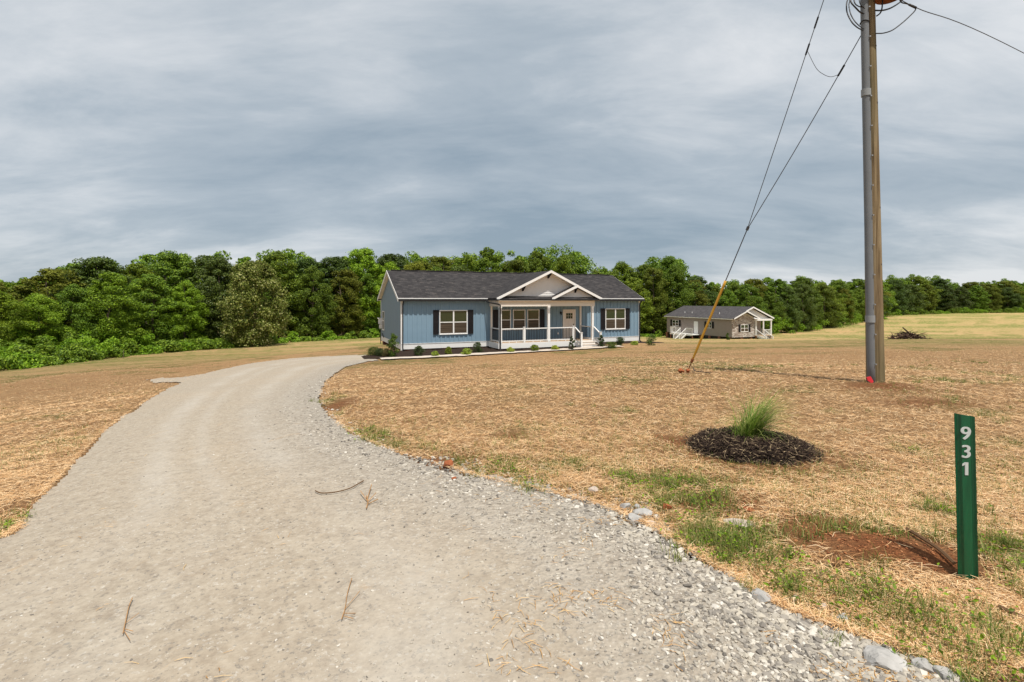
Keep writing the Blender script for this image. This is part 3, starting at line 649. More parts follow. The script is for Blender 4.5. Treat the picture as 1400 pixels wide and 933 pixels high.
ex2 = lambda z: (gx0 + (z - gz0 + .02) / gs, gx1 - (z - gz0 + .02) / gs)
lap(b, ex2, gz0 + .02, gza - .04, 'y', yw, -1, .13); b.prism([(gx0 + .3, yw + .01, gz0), (gx1 - .3, yw + .01, gz0), (gxa, yw + .01, gza - .06)], (0, .05, 0))
b.build("gable_siding", M['grey_gable'], H1)
sx0, sxa, sza = 9.66, 11.62, 4.13; ssl = (sza - gz0) / (sxa - sx0); yf2 = yf - .12; yw2 = yf + .22
b = MB(); b.prism([(sx0, yf2, gz0), (sxa, yf2, sza), (sxa, yw, sza), (sx0, yw, gz0)], (0, 0, TT)); b.prism([(gx1 + .0, yf2, gz0), (sxa, yf2, sza), (sxa, yf - .03, sza), (gx1, yf - .03, gz0)], (0, 0, TT))
b.build("entry_roof", M['shingle'], H1)
b = MB(); rake(b, sx0, gz0, sxa, sza, yf2 - .001); rake(b, gx1, gz0, sxa, sza, yf2 - .001); b.build("entry_rake_board", M['white'], H1)
b = MB(); ss2 = (sza - gz0) / (gx1 - sxa)
ex3 = lambda z: (sx0 + (z - gz0 + .08) / ssl, gx1 - (z - gz0 + .08) / ss2)
lap(b, ex3, gz0 + .1, sza - .1, 'y', yw2, -1, .13); b.prism([(sx0 + .35, yw2 + .01, gz0), (gx1 - .35, yw2 + .01, gz0), (sxa, yw2 + .01, sza - .12)], (0, .04, 0))
b.build("entry_gable_siding", M['grey_gable'], H1)
b = MB(); b.prism([(sx0 + .1, yf2 + .0, EZ + .052), (gx1 - .1, yf2, EZ + .052), (gx1 - .3, yw2, EZ + .19), (sx0 + .3, yw2, EZ + .19)], (0, 0, .04)); b.build("entry_pent_roof", M['shingle'], H1)
for (x, z, y) in ((gxa, gza - .10, yw), (7.77, gz0 + (7.77 - gx0) * gs - .08, yw), (sxa, sza - .10, yw2)):
    b = MB(); h_ = .34; d_ = .42 if y == yw else .28
    b.box(x - .05, x + .05, y - .07, y - .02, z - h_, z - .02); b.box(x - .05, x + .05, y - d_, y - .07, z - .12, z - .02); b.bar((x, y - .05, z - h_ + .03), (x, y - d_ + .06, z - .12), .07, .07)
    b.build("gable_bracket", M['shutter'], H1)
b = MB(); b.box(gx0 - .02, gx1 + .02, yf2 - .13, yf2 - .025, EZ - .01, EZ + .085); b.box(gx0 - .02, gx0 + .09, yf2 - .03, yg, EZ - .01, EZ + .085); b.box(gx1 - .09, gx1 + .02, yf2 - .03, yg, EZ - .01, EZ + .085)
b.build("porch_gutter", M['black'], H1)
b = MB(); b.tube(curve_pts([(5.62, -.36, EZ + .02), (5.66, -.6, EZ - .12), (5.95, -P - .08, EZ - .28), (5.98, -P - .09, EZ - .5)], 6), .045, 6); b.box(5.95, 6.03, -P - .13, -P - .06, .0, EZ - .5); b.bar((5.99, -P - .1, .02), (5.95, -P - .3, -.08), .07, .06)
b.build("downspout", M['black'], H1)
# meter and pipes on the far corner of the end wall
b = MB(); b.box(-.26, -.02, 7.62, 7.92, 1.35, 1.75); b.box(-.20, -.02, 7.65, 7.89, 1.0, 1.30); b.box(-.34, -.02, 7.6, 7.95, 1.76, 1.80); b.build("electric_meter", M['white'], H1)
b = MB(); b.tube([(-.1, 7.77, 1.0), (-.1, 7.77, -.2)], .03); b.tube([(-.07, 7.3, .65), (-.09, 6.4, .40)], .03); b.build("service_pipe", M['black'], H1)

# walk and planting bed (house frame, laid on the ground)
def sheet(name, poly_fn, nu, nv, mt, lift, kind="structure", rough=0.0):
    V = []
    for i in range(nu + 1):
        for j in range(nv + 1):
            x, y = poly_fn(i / nu, j / nv); wx, wy, _ = house_w(x, y); V.append((wx, wy))
    V = np.array(V); z = surf(V[:, 0], V[:, 1])[0] + lift
    e = np.array([min(i, nu - i, j, nv - j) > 0 for i in range(nu + 1) for j in range(nv + 1)])
    z = z + np.where(e, rough * vnoise(V[:, 0], V[:, 1], 3, 9), -.05 if rough else 0)
    Fs = [(i * (nv + 1) + j, (i + 1) * (nv + 1) + j, (i + 1) * (nv + 1) + j + 1, i * (nv + 1) + j + 1) for i in range(nu) for j in range(nv)]
    return mesh_obj(name, np.c_[V, z], Fs, mt, smooth=True)
walk = sheet("front_walk", lambda u, v: (-1.75 + 16.1 * u, -3.72 + .92 * v), 80, 6, M['concrete'], .075)
tag(walk, kind="structure")
bed = sheet("planting_bed", lambda u, v: (-2.6 + 16.6 * u, -2.78 + (2.85 if u > .14 else 2.85) * v * (1 if u > .05 else .55)), 90, 14, M['mulch'], .05, rough=.08)
tag(bed, kind="structure")
bed2 = sheet("planting_bed", lambda u, v: (13.25 + 6.8 * u, -1.55 + .5 * u - .0 + 1.6 * v), 40, 10, M['mulch'], .04, rough=.06)
tag(bed2, kind="structure")

# ------------------------------------------------------------------ tan house beyond
AL = math.radians(66)
X2, Y2, Z2 = 33.5, 78.0, 1.5 - 53.8 * 78 / 700
# local frame: +x along the gable front (to the right, away), +y along the long wall (to the left, away)
G2 = empty("house", (X2, Y2, Z2), math.radians(24))
tag(G2, "small taupe house with stacked stone gable front and white steps by the woods", "house")
W2, D2, E2 = 8.3, 14.5, 2.98; R2 = 1.78
b = MB(); b.box(0, W2, 1.8, D2, .25, E2); b.box(0, 4.7, 0, 1.8, .25, E2); wl = b.build("wall", M['taupe'], G2)
b = MB()
for z in np.arange(.35, E2, .16): b.box(-.012, -.001, 0.1, D2, z, z + .012)
b.build("siding_course", M['taupe'], wl)
each("foundation_pier", M['brick'], G2, [(.02, .4, y, y + .4, -1.6, .25) for y in np.arange(.4, D2, 2.0)] + [(x, x + .35, .05, .4, -1.5, .25) for x in np.arange(2, W2, 2.0)])
b = MB(); b.box(.2, W2 - .2, 2, D2 - .2, -1.5, .25); b.build("crawl_space_shade", M['black'], G2)  # black block standing in for the shade beneath the floor
b = MB(); b.box(-.03, 4.72, -.05, -.002, .22, E2); b.prism([(.2, -.05, E2), (4.5, -.05, E2), (2.35, -.05, E2 + .92)], (0, .048, 0)); b.build("stone_front", M['stone_clad'], G2)
b = MB()
rz2 = lambda x: E2 + .05 + R2 * (min(x, W2 - x) + .35) / (W2 / 2 + .35)
b.prism([(-.35, -.35, rz2(-.35)), (W2 / 2, -.35, rz2(W2 / 2)), (W2 / 2, D2 + .3, rz2(W2 / 2)), (-.35, D2 + .3, rz2(-.35))], (0, 0, .1))
b.prism([(W2 + .35, -.35, rz2(-.35)), (W2 / 2, -.35, rz2(W2 / 2)), (W2 / 2, D2 + .3, rz2(W2 / 2)), (W2 + .35, D2 + .3, rz2(-.35))], (0, 0, .1))
b.build("roof", M['shingle2'], G2)
b = MB()
for (x0, s0) in ((-.37, 1), (W2 + .37, -1)):
    b.prism([(x0, -.37, rz2(-.35) - .1), (W2 / 2, -.37, rz2(W2 / 2) - .1), (W2 / 2, -.37, rz2(W2 / 2) + .11), (x0, -.37, rz2(-.35) + .11)], (0, -.03, 0))
b.prism([(-.35, -.75, E2 + .02), (2.35, -.75, E2 + 1.13), (2.35, -.75, E2 + 1.33), (-.35, -.75, E2 + .2)], (0, -.03, 0))
b.prism([(5.05, -.75, E2 + .02), (2.35, -.75, E2 + 1.13), (2.35, -.75, E2 + 1.33), (5.05, -.75, E2 + .2)], (0, -.03, 0))
b.box(-.38, -.352, -.35, D2 + .3, E2 - .02, E2 + .1)
b.build("rake_board", M['white'], G2)
b = MB()
b.prism([(-.35, -.75, E2 + .1), (2.35, -.75, E2 + 1.22), (2.35, 1.5, E2 + 1.22), (-.35, -.3, E2 + .1)], (0, 0, .09)); b.prism([(5.05, -.75, E2 + .1), (2.35, -.75, E2 + 1.22), (2.35, 1.5, E2 + 1.22), (5.05, -.3, E2 + .1)], (0, 0, .09))
b.build("entry_roof", M['shingle2'], G2)
b = MB(); b.prism([(.1, .02, E2 + .02), (W2 - .1, .02, E2 + .02), (W2 / 2, .02, E2 + R2 - .05)], (0, .05, 0)); b.build("gable_siding", M['grey_gable'], G2)
b = MB(); b.box(4.7, W2 + .1, -.3, 1.8, E2 - .28, E2 + .02); b.build("porch_beam", M['white'], G2)
for x in (4.85, 6.5, 8.2):
    b = MB(); b.box(x - .09, x + .09, -.25, -.07, .4, E2 - .28); b.build("porch_post", M['white'], G2)
b = MB(); b.box(4.75, W2 + .05, -.3, 1.8, .3, .42); b.build("porch_floor", M['deck'], G2)
BALF(rail((6.6, -.16, 0), (8.1, -.16, 0), 1.25, .52).build("porch_railing", M["white"], G2), "white")
BALF(rail((8.2, -.1, 0), (8.2, 1.7, 0), 1.25, .52).build("porch_railing", M["white"], G2), "white")
each("porch_pier", M['brick'], G2, [(x, x + .2, -.2, 0, -1.4, .3) for x in (4.9, 8.05)])
def steps2(x0, x1, y0, n, z0, dz, run, sign, par):
    b = MB()
    for i in range(n): b.box(x0, x1, y0 - run * (i + 1), y0 - run * i - .001, z0 - dz * (i + 1) - .05, z0 - dz * (i + 1)); b.box(x0, x1, y0 - run * i - .03, y0 - run * i - .002, z0 - dz * (i + 2), z0 - dz * (i + 1) - .051)
    b.build("steps", M['white'], par)
    for x in (x0 - .05, x1 + .05):
        b = MB(); e = Vector((x, y0 - run * n, z0 - dz * n)); s_ = Vector((x, y0, z0))
        b.bar(s_ + Vector((0, 0, .9)), e + Vector((0, 0, .9)), .08, .07); b.bar(s_ + Vector((0, 0, .12)), e + Vector((0, 0, .12)), .06, .16)
        for k in range(0, 11): p = s_ + (e - s_) * (k / 10); b.box(x - .015, x + .015, p.y - .015, p.y + .015, p.z + .1, p.z + .88)
        b.box(x - .05, x + .05, e.y - .05, e.y + .05, e.z - .3, e.z + .98); b.build("stair_railing", M['white'], par)
steps2(4.95, 6.35, -.3, 6, .42, .17, .28, 1, G2)
window(G2, 1.75, 3.35, 1.05, 2.15, -.05); shutter(G2, 1.30, 1.70, 1.02, 2.18, -.05); shutter(G2, 3.4, 3.8, 1.02, 2.18, -.05)
window(G2, 5.3, 6.0, 1.0, 2.3, 1.8, cols=1); 
b = MB(); b.box(6.3, 7.1, 1.74, 1.79, .42, 2.45); b.build("door", M['shutter'], G2)
b = MB(); b.box(7.3, 7.36, 1.7, 1.79, .42, 2.5); b.build("door_frame", M['white'], G2)
# long side: windows, side door, landing with stairs
def tl(px):
    a = (px - 700) / 700; dx, dy = -math.sin(math.radians(24)), math.cos(math.radians(24)); return (a * Y2 - X2) / (dx - a * dy)
for (p0, p1) in ((919.5, 928), (966.5, 973)):
    y1, y0 = tl(p0), tl(p1); window(G2, y0, y1, 1.45, 2.45, -.014, axis='x'); shutter(G2, y0 - .5, y0 - .05, 1.42, 2.48, -.014, axis='x'); shutter(G2, y1 + .05, y1 + .5, 1.42, 2.48, -.014, axis='x')
yd1, yd0 = tl(949), tl(954.5)
b = MB(); b.box(-.05, -.015, yd0, yd1, .35, 2.4); b.build("door", M['white'], G2)
lx = -1.6; la, lb = tl(957), tl(926)
b = MB(); b.box(lx, -.02, la - .1, lb, .22, .34); b.box(lx - .04, lx - .002, la, lb, .08, .33); b.build("side_landing", M['white'], G2)
each("landing_post", M['brick'], G2, [(lx + .02, lx + .14, y - .06, y + .06, -1.5, .21) for y in (la + .1, (la + lb) / 2, lb - .1)])
sy = la + 1.5
BALF(rail((lx, sy + 1.3, 0), (lx, lb, 0), 1.3, .45).build("side_railing", M["white"], G2), "white")
BALF(rail((lx, lb, 0), (-.05, lb, 0), 1.3, .45).build("side_railing", M["white"], G2), "white")
BALF(rail((lx, la, 0), (lx, sy - .05, 0), 1.3, .45).build("side_railing", M["white"], G2), "white")
b = MB()
for i in range(5): b.box(lx - .3 * (i + 1), lx - .3 * i - .001, sy, sy + 1.2, .22 - .2 * (i + 1) - .05, .22 - .2 * (i + 1) + .0); b.box(lx - .3 * i - .03, lx - .3 * i - .002, sy, sy + 1.2, .22 - .2 * (i + 2), .22 - .2 * (i + 1) - .051)
b.build("side_steps", M['concrete'], G2)
for y in (sy - .05, sy + 1.25):
    b = MB(); s_ = Vector((lx, y, .3)); e = Vector((lx - 1.5, y, -.8))
    b.bar(s_ + Vector((0, 0, .95)), e + Vector((0, 0, .95)), .08, .08); b.bar(s_, e, .07, .2)
    for k in range(11): p = s_ + (e - s_) * (k / 10); b.box(p.x - .016, p.x + .016, y - .016, y + .016, p.z, p.z + .93)
    b.box(e.x - .05, e.x + .05, y - .05, y + .05, e.z - .2, e.z + 1.05); b.build("side_stair_railing", M['white'], G2)
for y in (3.5, 9.5, 11.2):
    b = MB(); b.tube([(1.1, y, rz2(1.1)), (1.1, y, rz2(1.1) + .38)], .05); b.build("vent_pipe", M['white'], G2)
#@@END_HOUSES

# ------------------------------------------------------------------ foliage
def leaf_quads(Cn, Nrm, size, rg, aspect=.62):
    """rhombus leaves at Cn facing roughly Nrm"""
    n = len(Cn); Nrm = Nrm / (np.linalg.norm(Nrm, axis=1, keepdims=True) + 1e-9)
    r = rg.normal(size=(n, 3)); t = np.cross(Nrm, r); t /= (np.linalg.norm(t, axis=1, keepdims=True) + 1e-9); b = np.cross(Nrm, t)
    s_ = (size * rg.uniform(.65, 1.35, n))[:, None]
    fold = Nrm * s_ * .12
    V = np.stack([Cn - t * s_ * .5, Cn + b * s_ * .5 * aspect + fold, Cn + t * s_ * .5, Cn - b * s_ * .5 * aspect + fold], 1).reshape(-1, 3)
    return V
def quads(n): return np.arange(4 * n, dtype=np.int64).reshape(-1, 4)
def crown_pts(H, R, nl, per, rg, lo=.06, shape='round', lobe=(.08, .23), sprig=.12):
    """lobed crown: returns centres and normals of the leaves"""
    P_, Q_ = [], []
    for i in range(nl):
        u = (i + rg.random()) / nl; z = lo + (1 - lo) * u * .93
        if shape == 'round': prof = math.sin(math.pi * min(1, (.22 + .78 * u)) ** 1.15) ** .55
        elif shape == 'ball': prof = math.sqrt(max(.03, 1 - (1.75 * (u - .43)) ** 2))
        elif shape == 'cone': prof = (1 - u) ** .75 + .12
        elif shape == 'column': prof = min(1, .65 + u) * (1 - max(0, u - .6) ** 2 * 4.5)
        else: prof = math.sqrt(max(0.05, 1 - u * u))
        a = rg.random() * 6.283 + i * 2.4; rr = R * prof * math.sqrt(rg.uniform(.12, 1)) * .85
        if rg.random() < .16: rr *= 1.25
        lr = R * rg.uniform(*lobe) * (1.1 if u < .7 else .85)
        c = np.array([math.cos(a) * rr, math.sin(a) * rr, min(z * H, H - lr * .8)])
        d = rg.normal(size=(per, 3)); d[:, 2] = d[:, 2] * .9 + .25; d /= np.linalg.norm(d, axis=1, keepdims=True)
        rad = lr * (.62 + .45 * rg.random(per) ** .6) * (1 + .25 * np.sin(d[:, 0] * 7 + i) * np.cos(d[:, 2] * 6 + i * 2))
        sp_ = rg.random(per) < sprig; rad = np.where(sp_, rad * 1.15, rad)
        p = c + d * rad[:, None] * np.array([1.1, 1.1, .85]); P_.append(p); Q_.append(d + rg.normal(size=(per, 3)) * .55 + np.array([0, 0, .35]))
    return np.vstack(P_), np.vstack(Q_)
def trunk_mb(H, r, rg, limbs=7, lo=.25):
    b = MB(); pts = []; x = y = 0
    for i in range(7):
        pts.append((x, y, H * .92 * i / 6 - (.3 if i == 0 else 0))); x += rg.normal() * .012 * H; y += rg.normal() * .012 * H
    b.tube(pts, [r * 1.35, r, r * .85, r * .68, r * .5, r * .3, r * .1], 7)
    for k in range(limbs):
        t_ = rg.uniform(lo, .85); i = int(t_ * 6); p = Vector(pts[i]); a = rg.random() * 6.283; l_ = H * .28 * (1.1 - t_)
        b.tube([p, p + Vector((math.cos(a) * l_ * .5, math.sin(a) * l_ * .5, l_ * .35)), p + Vector((math.cos(a) * l_, math.sin(a) * l_, l_ * .85))], [r * .4, r * .25, r * .06], 5)
    return b
KINDS_ = {  # name: (material, R, lobes, leaves per lobe, shape, leaf size, n variants)
    'mid': ('mid', 3.6, 150, 250, 'round', .18, 3), 'bright': ('bright', 3.4, 130, 250, 'round', .19, 2), 'olive': ('olive', 3.2, 140, 250, 'column', .175, 2),
    'dark': ('dark', 3.5, 150, 250, 'round', .18, 2), 'tall': ('mid', 2.6, 120, 250, 'column', .18, 2)}
HREF = 12.0; PROTO = {}
for kn, (mk, R, nl, per, shp, ls, nv) in KINDS_.items():
    for v in range(nv):
        rg = np.random.default_rng(nl * 7 + v * 13 + len(kn))
        Pc, Nn = crown_pts(HREF, R, nl, per, rg, .05, shp)
        cm = bpy.data.meshes.new("crown"); V = leaf_quads(Pc, Nn, ls, rg)
        o = mesh_obj("crown", V, quads(len(Pc)), LEAF[mk]); cm = o.data; bpy.data.objects.remove(o)
        o = trunk_mb(HREF, .16, rg).build("trunk", M['bark']); tm = o.data; bpy.data.objects.remove(o)
        PROTO[(kn, v)] = (cm, tm)
rg = np.random.default_rng(77)
Pc, Nn = crown_pts(HREF, 4.7, 110, 300, rg, .03, 'ball', (.14, .22)); o = mesh_obj("crown", leaf_quads(Pc, Nn, .25, rg), quads(len(Pc)), LEAF['pale']); PALE = o.data; bpy.data.objects.remove(o)
def top_at(px):
    xs = [-300, -60, 0, 30, 60, 80, 110, 160, 210, 240, 252, 262, 290, 340, 400, 450, 510, 560, 600, 650, 680, 720, 755, 790, 806, 815, 850, 875, 890, 920, 945, 956, 1000, 1050, 1100, 1150, 1200, 1240, 1280, 1308, 1345, 1362, 1400, 1600, 1900]
    ys = [372, 374, 377, 381, 378, 356, 350, 349, 345, 347, 356, 342, 339, 346, 342, 344, 341, 345, 347, 345, 338, 346, 331, 340, 356, 361, 361, 371, 352, 349, 360, 384, 383, 380, 377, 382, 379, 373, 378, 387, 384, 380, 386, 384, 380]
    return float(np.interp(px, xs, ys))
ZL = ([-300, -60, 0, 120, 200, 300, 350, 420, 500, 600, 700, 800, 900, 960, 1060, 1100, 1150, 1200, 1225, 1300, 1400, 1600, 1900],
      [36, 40, 45, 52, 58, 65, 68, 76, 84, 92, 96, 98, 98, 104, 108, 116, 132, 158, 186, 208, 215, 225, 240])
REG = [(-999, 60, "at the far left edge"), (60, 175, "left of the tall bright tree above the scrub"), (175, 300, "left of the pale flowering tree"), (300, 410, "around the pale flowering tree"), (410, 520, "just left of the blue house"), (520, 640, "behind the blue house's left end"),
       (640, 760, "behind the blue house porch gable"), (760, 870, "behind the blue house's right end"), (870, 960, "between the two houses"), (960, 1060, "behind the small taupe house"), (1060, 1175, "between taupe house and utility pole"),
       (1175, 1300, "just right of the utility pole"), (1300, 2999, "toward the right edge of the picture")]
LOOK = {'mid': "mid-green leafy tree", 'bright': "bright green leafy tree", 'olive': "olive-green tree", 'dark': "dark dense tree", 'tall': "slender tall green tree"}
ORD = ["first", "second", "third", "fourth", "fifth", "sixth", "seventh", "eighth", "ninth", "tenth", "eleventh", "twelfth"]
trees = []
rg = np.random.default_rng(41)
for row, (dz, hf, cnt_step) in enumerate(((0, .90, 4.3), (5.5, 1.0, 4.6))):
    px = -110.0 if row == 0 else -90.0
    while px < 1500:
        Z = float(np.interp(px, *ZL)) + dz + rg.uniform(-1.2, 1.2)
        Zr = Z; X = (px - 700) / 700 * Zr; g0 = tz(X, Zr)
        H = 1.5 + (HOR - top_at(px)) / 700 * Zr - g0; H *= hf * rg.uniform(.84, 1.06) if row == 0 else rg.uniform(.90, 1.07)
        step = cnt_step * rg.uniform(.8, 1.25) * (max(H, 8) / 13) ** .6 * (1.5 if px > 1180 else 1.0)
        r_ = rg.random()
        if 128 < px < 262 and row == 0: kn = 'bright' if r_ < .75 else 'mid'
        elif px < 128: kn = 'mid' if r_ < .4 else ('olive' if r_ < .8 else 'bright')
        elif px > 1190: kn = 'dark' if r_ < .45 else ('olive' if r_ < .8 else 'mid')
        elif 640 < px < 760: kn = 'olive' if r_ < .55 else 'tall'
        elif 740 < px < 870: kn = 'tall' if r_ < .4 else 'mid'
        else: kn = 'mid' if r_ < .38 else ('bright' if r_ < .50 else ('dark' if r_ < .74 else ('olive' if r_ < .9 else 'tall')))
        if not (row == 0 and 306 < px < 392): trees.append(dict(px=px, X=X, Y=Zr, g=g0, H=H, kn=kn, row=row))
        px += step / Zr * 700
counts = {}
def tree_obj(name, X, Y, g0, H, wf, cm, tm, label, group, rz):
    r_ = empty(name, (X, Y, g0 - .05), rz); r_.scale = (wf, wf, H / HREF); tag(r_, label, "tree", group)
    for nm, m_ in (("crown", cm), ("trunk", tm)):
        o = bpy.data.objects.new(nm, m_); C.objects.link(o); o.parent = r_
    return r_
for t_ in trees:
    ph = "in the front row" if t_['row'] == 0 else "in the second row"
    rn_ = [r for r in REG if r[0] <= t_['px'] < r[1]][0][2]
    key = (t_['kn'], t_['row'], rn_); counts.setdefault(key, []).append(t_)
for (kn, row, rn_), L_ in counts.items():
    L_.sort(key=lambda q_: q_['px'])
    for i, t_ in enumerate(L_):
        ordn = ORD[i] + " " if len(L_) > 1 else ""
        lab = f"{ordn}{LOOK[kn]} {'in the front' if row == 0 else 'rising behind the front row'} {rn_}" if row == 0 else f"{ordn}{LOOK[kn]} behind the front trees, {rn_}"
        if len(lab.split()) > 16: lab = lab.replace(" of the picture", "").replace("just ", "")
        lab = lab[0].lower() + lab[1:]
        nv = KINDS_[kn][6]; cm, tm = PROTO[(kn, rg.integers(nv))]
        wf = (t_['H'] / HREF) ** .7 * rg.uniform(.88, 1.2) * (1.0 if t_['row'] == 0 else 1.22) * (1.25 if t_['px'] > 1180 else 1.0)
        tree_obj("tree", t_['X'], t_['Y'], t_['g'], t_['H'], wf, cm, tm, lab, "trees along the edge of the woods", rg.random() * 6.28)
# the flowering tree
Zr = 62.0; X = (347 - 700) / 700 * Zr; g0 = tz(X, Zr)
tree_obj("flowering_tree", X, Zr, g0, 1.5 + (HOR - 352) / 700 * Zr - g0, .82, PALE, PROTO[('mid', 0)][1], "broad rounded tree covered in pale cream blossom, left of the blue house", None, 1.0)
# deep wood behind, reads as one mass
Vs = []; rg = np.random.default_rng(5); px = -420.0
while px < 1900:
    for dz in (11, 17):
        Z = float(np.interp(px, *ZL)) + dz + rg.uniform(-2, 2); X = (px - 700) / 700 * Z; g0 = tz(X, Z); inview = -40 < px < 1440
        H = (1.5 + (HOR - top_at(px)) / 700 * Z - g0) * rg.uniform(.86, 1.05)
        Pc, Nn = crown_pts(H, 3.8 * H / 12, 40, 110 if inview else 50, rg, .08, 'column', (.12, .27)); Vs.append(leaf_quads(Pc, Nn, .42, rg) + np.array([X, Z, g0]))
    px += 4.2 * rg.uniform(.8, 1.2) / Z * 700
V = np.vstack(Vs); wood = mesh_obj("woodland", V, quads(len(V) // 4), LEAF['mid']); tag(wood, "deep woods rising as one mass behind the edge trees", "woods", kind="stuff")
# scrub and weeds along the woods' edge
Vs = {'bright': [], 'mid': []}
def bush(X, Y, H, R, mt, nl, per, ls):
    Pc, Nn = crown_pts(H, R, nl, per, rg, .0, 'dome', (.22, .4)); Vs[mt].append(leaf_quads(Pc, Nn, ls, rg) + np.array([X, Y, tz(X, Y) - .1]))
px = -120.0
while px < 340:
    Zb = float(np.interp(px, *ZL)); near = float(np.interp(px, [-120, 0, 120, 180, 340], [36, 37, 45.5, 52, 62]))
    for Z in np.arange(near, Zb, 1.7):
        X = (px + rg.uniform(-8, 8) - 700) / 700 * Z; k_ = (Z - near) / max(1, Zb - near)
        bush(X, Z, rg.uniform(.9, 1.5) + 2.4 * k_ * (px < 210), rg.uniform(1.0, 1.7), 'bright' if rg.random() < .6 else 'mid', 12, 130, .20)
    px += 1.9 / near * 700
px = 330.0
while px < 1480:
    Z = float(np.interp(px, *ZL)) - rg.uniform(2.0, 3.4) - (2.5 if px > 1190 else 0); X = (px - 700) / 700 * Z
    h_ = rg.uniform(.5, 1.7) if px < 1040 else rg.uniform(.9, 2.6)
    if 1000 < px < 1190: h_ = rg.uniform(1.8, 4.2)
    bush(X, Z, h_, rg.uniform(.9, 1.5) * (1.7 if px > 1040 else 1), 'bright' if rg.random() < .45 else 'mid', 10, 110, .24)
    px += 1.7 * (1.5 if px > 1040 else 1) / Z * 700
V = np.vstack(Vs['bright']); o = mesh_obj("undergrowth", V, quads(len(V) // 4), LEAF['bright']); tag(o, "bright green scrub and vines along the foot of the woods", "undergrowth", kind="stuff")
V = np.vstack(Vs['mid']); o = mesh_obj("undergrowth", V, quads(len(V) // 4), LEAF['mid']); tag(o, "darker green brush mixed along the foot of the woods", "undergrowth", kind="stuff")
print("TREES", len(trees))
#@@END_TREES

# ------------------------------------------------------------------ shrubs by the houses
def shrub(kind, px, pyb, wpx, pyt, label, mt, shape='ball', name="shrub", cat="shrub", leaf=.045, n=34, per=70):
    x, y, z = at(px, pyb); k = y / 700; H = (pyb - pyt) * k + .04; R = wpx * k / 2
    rg2 = np.random.default_rng(int(px * 7)); Pc, Nn = crown_pts(H, R, n, per, rg2, .0, shape, (.26, .42))
    Pc[:, 2] = np.maximum(Pc[:, 2], .02)
    r_ = empty(name, (x, y, tz(x, y) + .02)); tag(r_, label, cat)
    mesh_obj("foliage", leaf_quads(Pc, Nn, leaf, rg2), quads(len(Pc)), LEAF[mt], r_)
    b = MB(); b.tube([(0, 0, -.1), (.01, 0, H * .3), (0, .01, H * .7)], [.02, .015, .006], 5)
    for a in (0.5, 2.4, 4.4): b.tube([(0, 0, .02), (math.cos(a) * R * .4, math.sin(a) * R * .4, H * .55)], [.012, .004], 4)
    b.build("stem", M['bark'], r_)
S = [(0, 511, 486, 17, 475.5, "low dark green round shrub at the bed's left tip beside the driveway", 'dark'), (0, 520, 487, 12, 477, "low green shrub second from the driveway end of the bed", 'boxwood'),
     (0, 527.5, 488, 12, 477.5, "low bronze-tinted shrub just left of the tall holly", 'reddish'), (0, 572.5, 486.5, 14, 473.5, "round dark boxwood below the left front window's left shutter", 'boxwood'),
     (0, 595, 488, 10, 481, "small yellow-green plant below the left front window", 'lime'), (0, 613, 484.5, 9, 475, "wispy grey-green plant in the bed under the left window", 'olive'),
     (0, 638, 486, 12, 477, "small yellow-green plant left of the porch-side boxwood", 'lime'), (0, 653, 482.5, 13, 468.5, "round dark boxwood beside the porch's left corner", 'boxwood'),
     (0, 698, 482.5, 9, 475.5, "small yellow-green plant near the porch's left downspout", 'lime'), (0, 731, 481, 11, 472, "bushy green plant below the middle of the porch railing", 'mid'),
     (0, 758.5, 479.5, 10, 473, "small yellow-green plant below the porch right of its middle post", 'lime'),
     (0, 836, 476, 15, 468, "low sprawling dark plant right of the porch steps", 'dark'), (0, 847.8, 471.8, 11, 461.5, "round dark boxwood under the right front window", 'boxwood'),
     (0, 868, 471.5, 9, 467, "small yellow-green plant by the house's right front corner", 'lime'), (0, 890.5, 472, 13, 457, "dark loose shrub standing beyond the house's right corner", 'dark')]
for a in S: shrub(*a)
shrub(0, 538, 488.5, 14, 456, "tall upright holly at the left front corner of the blue house", 'dark', 'column', leaf=.07, n=34)
shrub(0, 781.8, 479, 7, 460, "narrow columnar evergreen left of the porch steps", 'boxwood', 'column', leaf=.05, n=30)
shrub(0, 822, 475, 7, 458, "narrow columnar evergreen right of the porch steps", 'boxwood', 'column', leaf=.05, n=30)
shrub(0, 995.5, 464.6, 5, 455.5, "small dark shrub at the taupe house's stone corner", 'dark', 'column', leaf=.12, n=14)

# ------------------------------------------------------------------ utility pole
bx_, by_, bz_ = at(1197, 525.5); bx_ *= (by_ + .17) / by_
PZ = by_
lean = -.125 / 6.8
def pole_at(h): return Vector((bx_ + lean * h, by_ + .17, bz_ + h))
pole = empty("utility_pole", (0, 0, 0)); pole.location = (bx_, by_ + .17, bz_)
tag(pole, "tall weathered wooden utility pole with a grey conduit strapped to its front", "utility pole")
O_ = Vector(pole.location)
def lp(v): return Vector(v) - O_
PH = 10.2
def pole_r(h): return .142 - .0066 * h
b = MB(); b.tube([lp(pole_at(h)) for h in np.linspace(-.4, PH, 24)], [pole_r(h) for h in np.linspace(-.4, PH, 24)], 22)
b.build("wooden_pole", M['pole_wood'], pole, smooth=True)
cr_ = .062
_tc = Vector((-(bx_), -(by_ + .17), 0)).normalized(); _pl = Vector((_tc.y, -_tc.x, 0))   # toward the drive, and to its left
def con_at(h):
    dd_ = pole_r(h) + cr_ + .005; a_ = math.asin(.060 / dd_); return pole_at(h) + _tc * (dd_ * math.cos(a_)) + _pl * (dd_ * math.sin(a_))
b = MB(); b.tube([lp(con_at(h)) for h in np.linspace(-.2, 7.9, 16)], cr_, 18); cond = b.build("conduit", M['conduit'], pole, smooth=True)
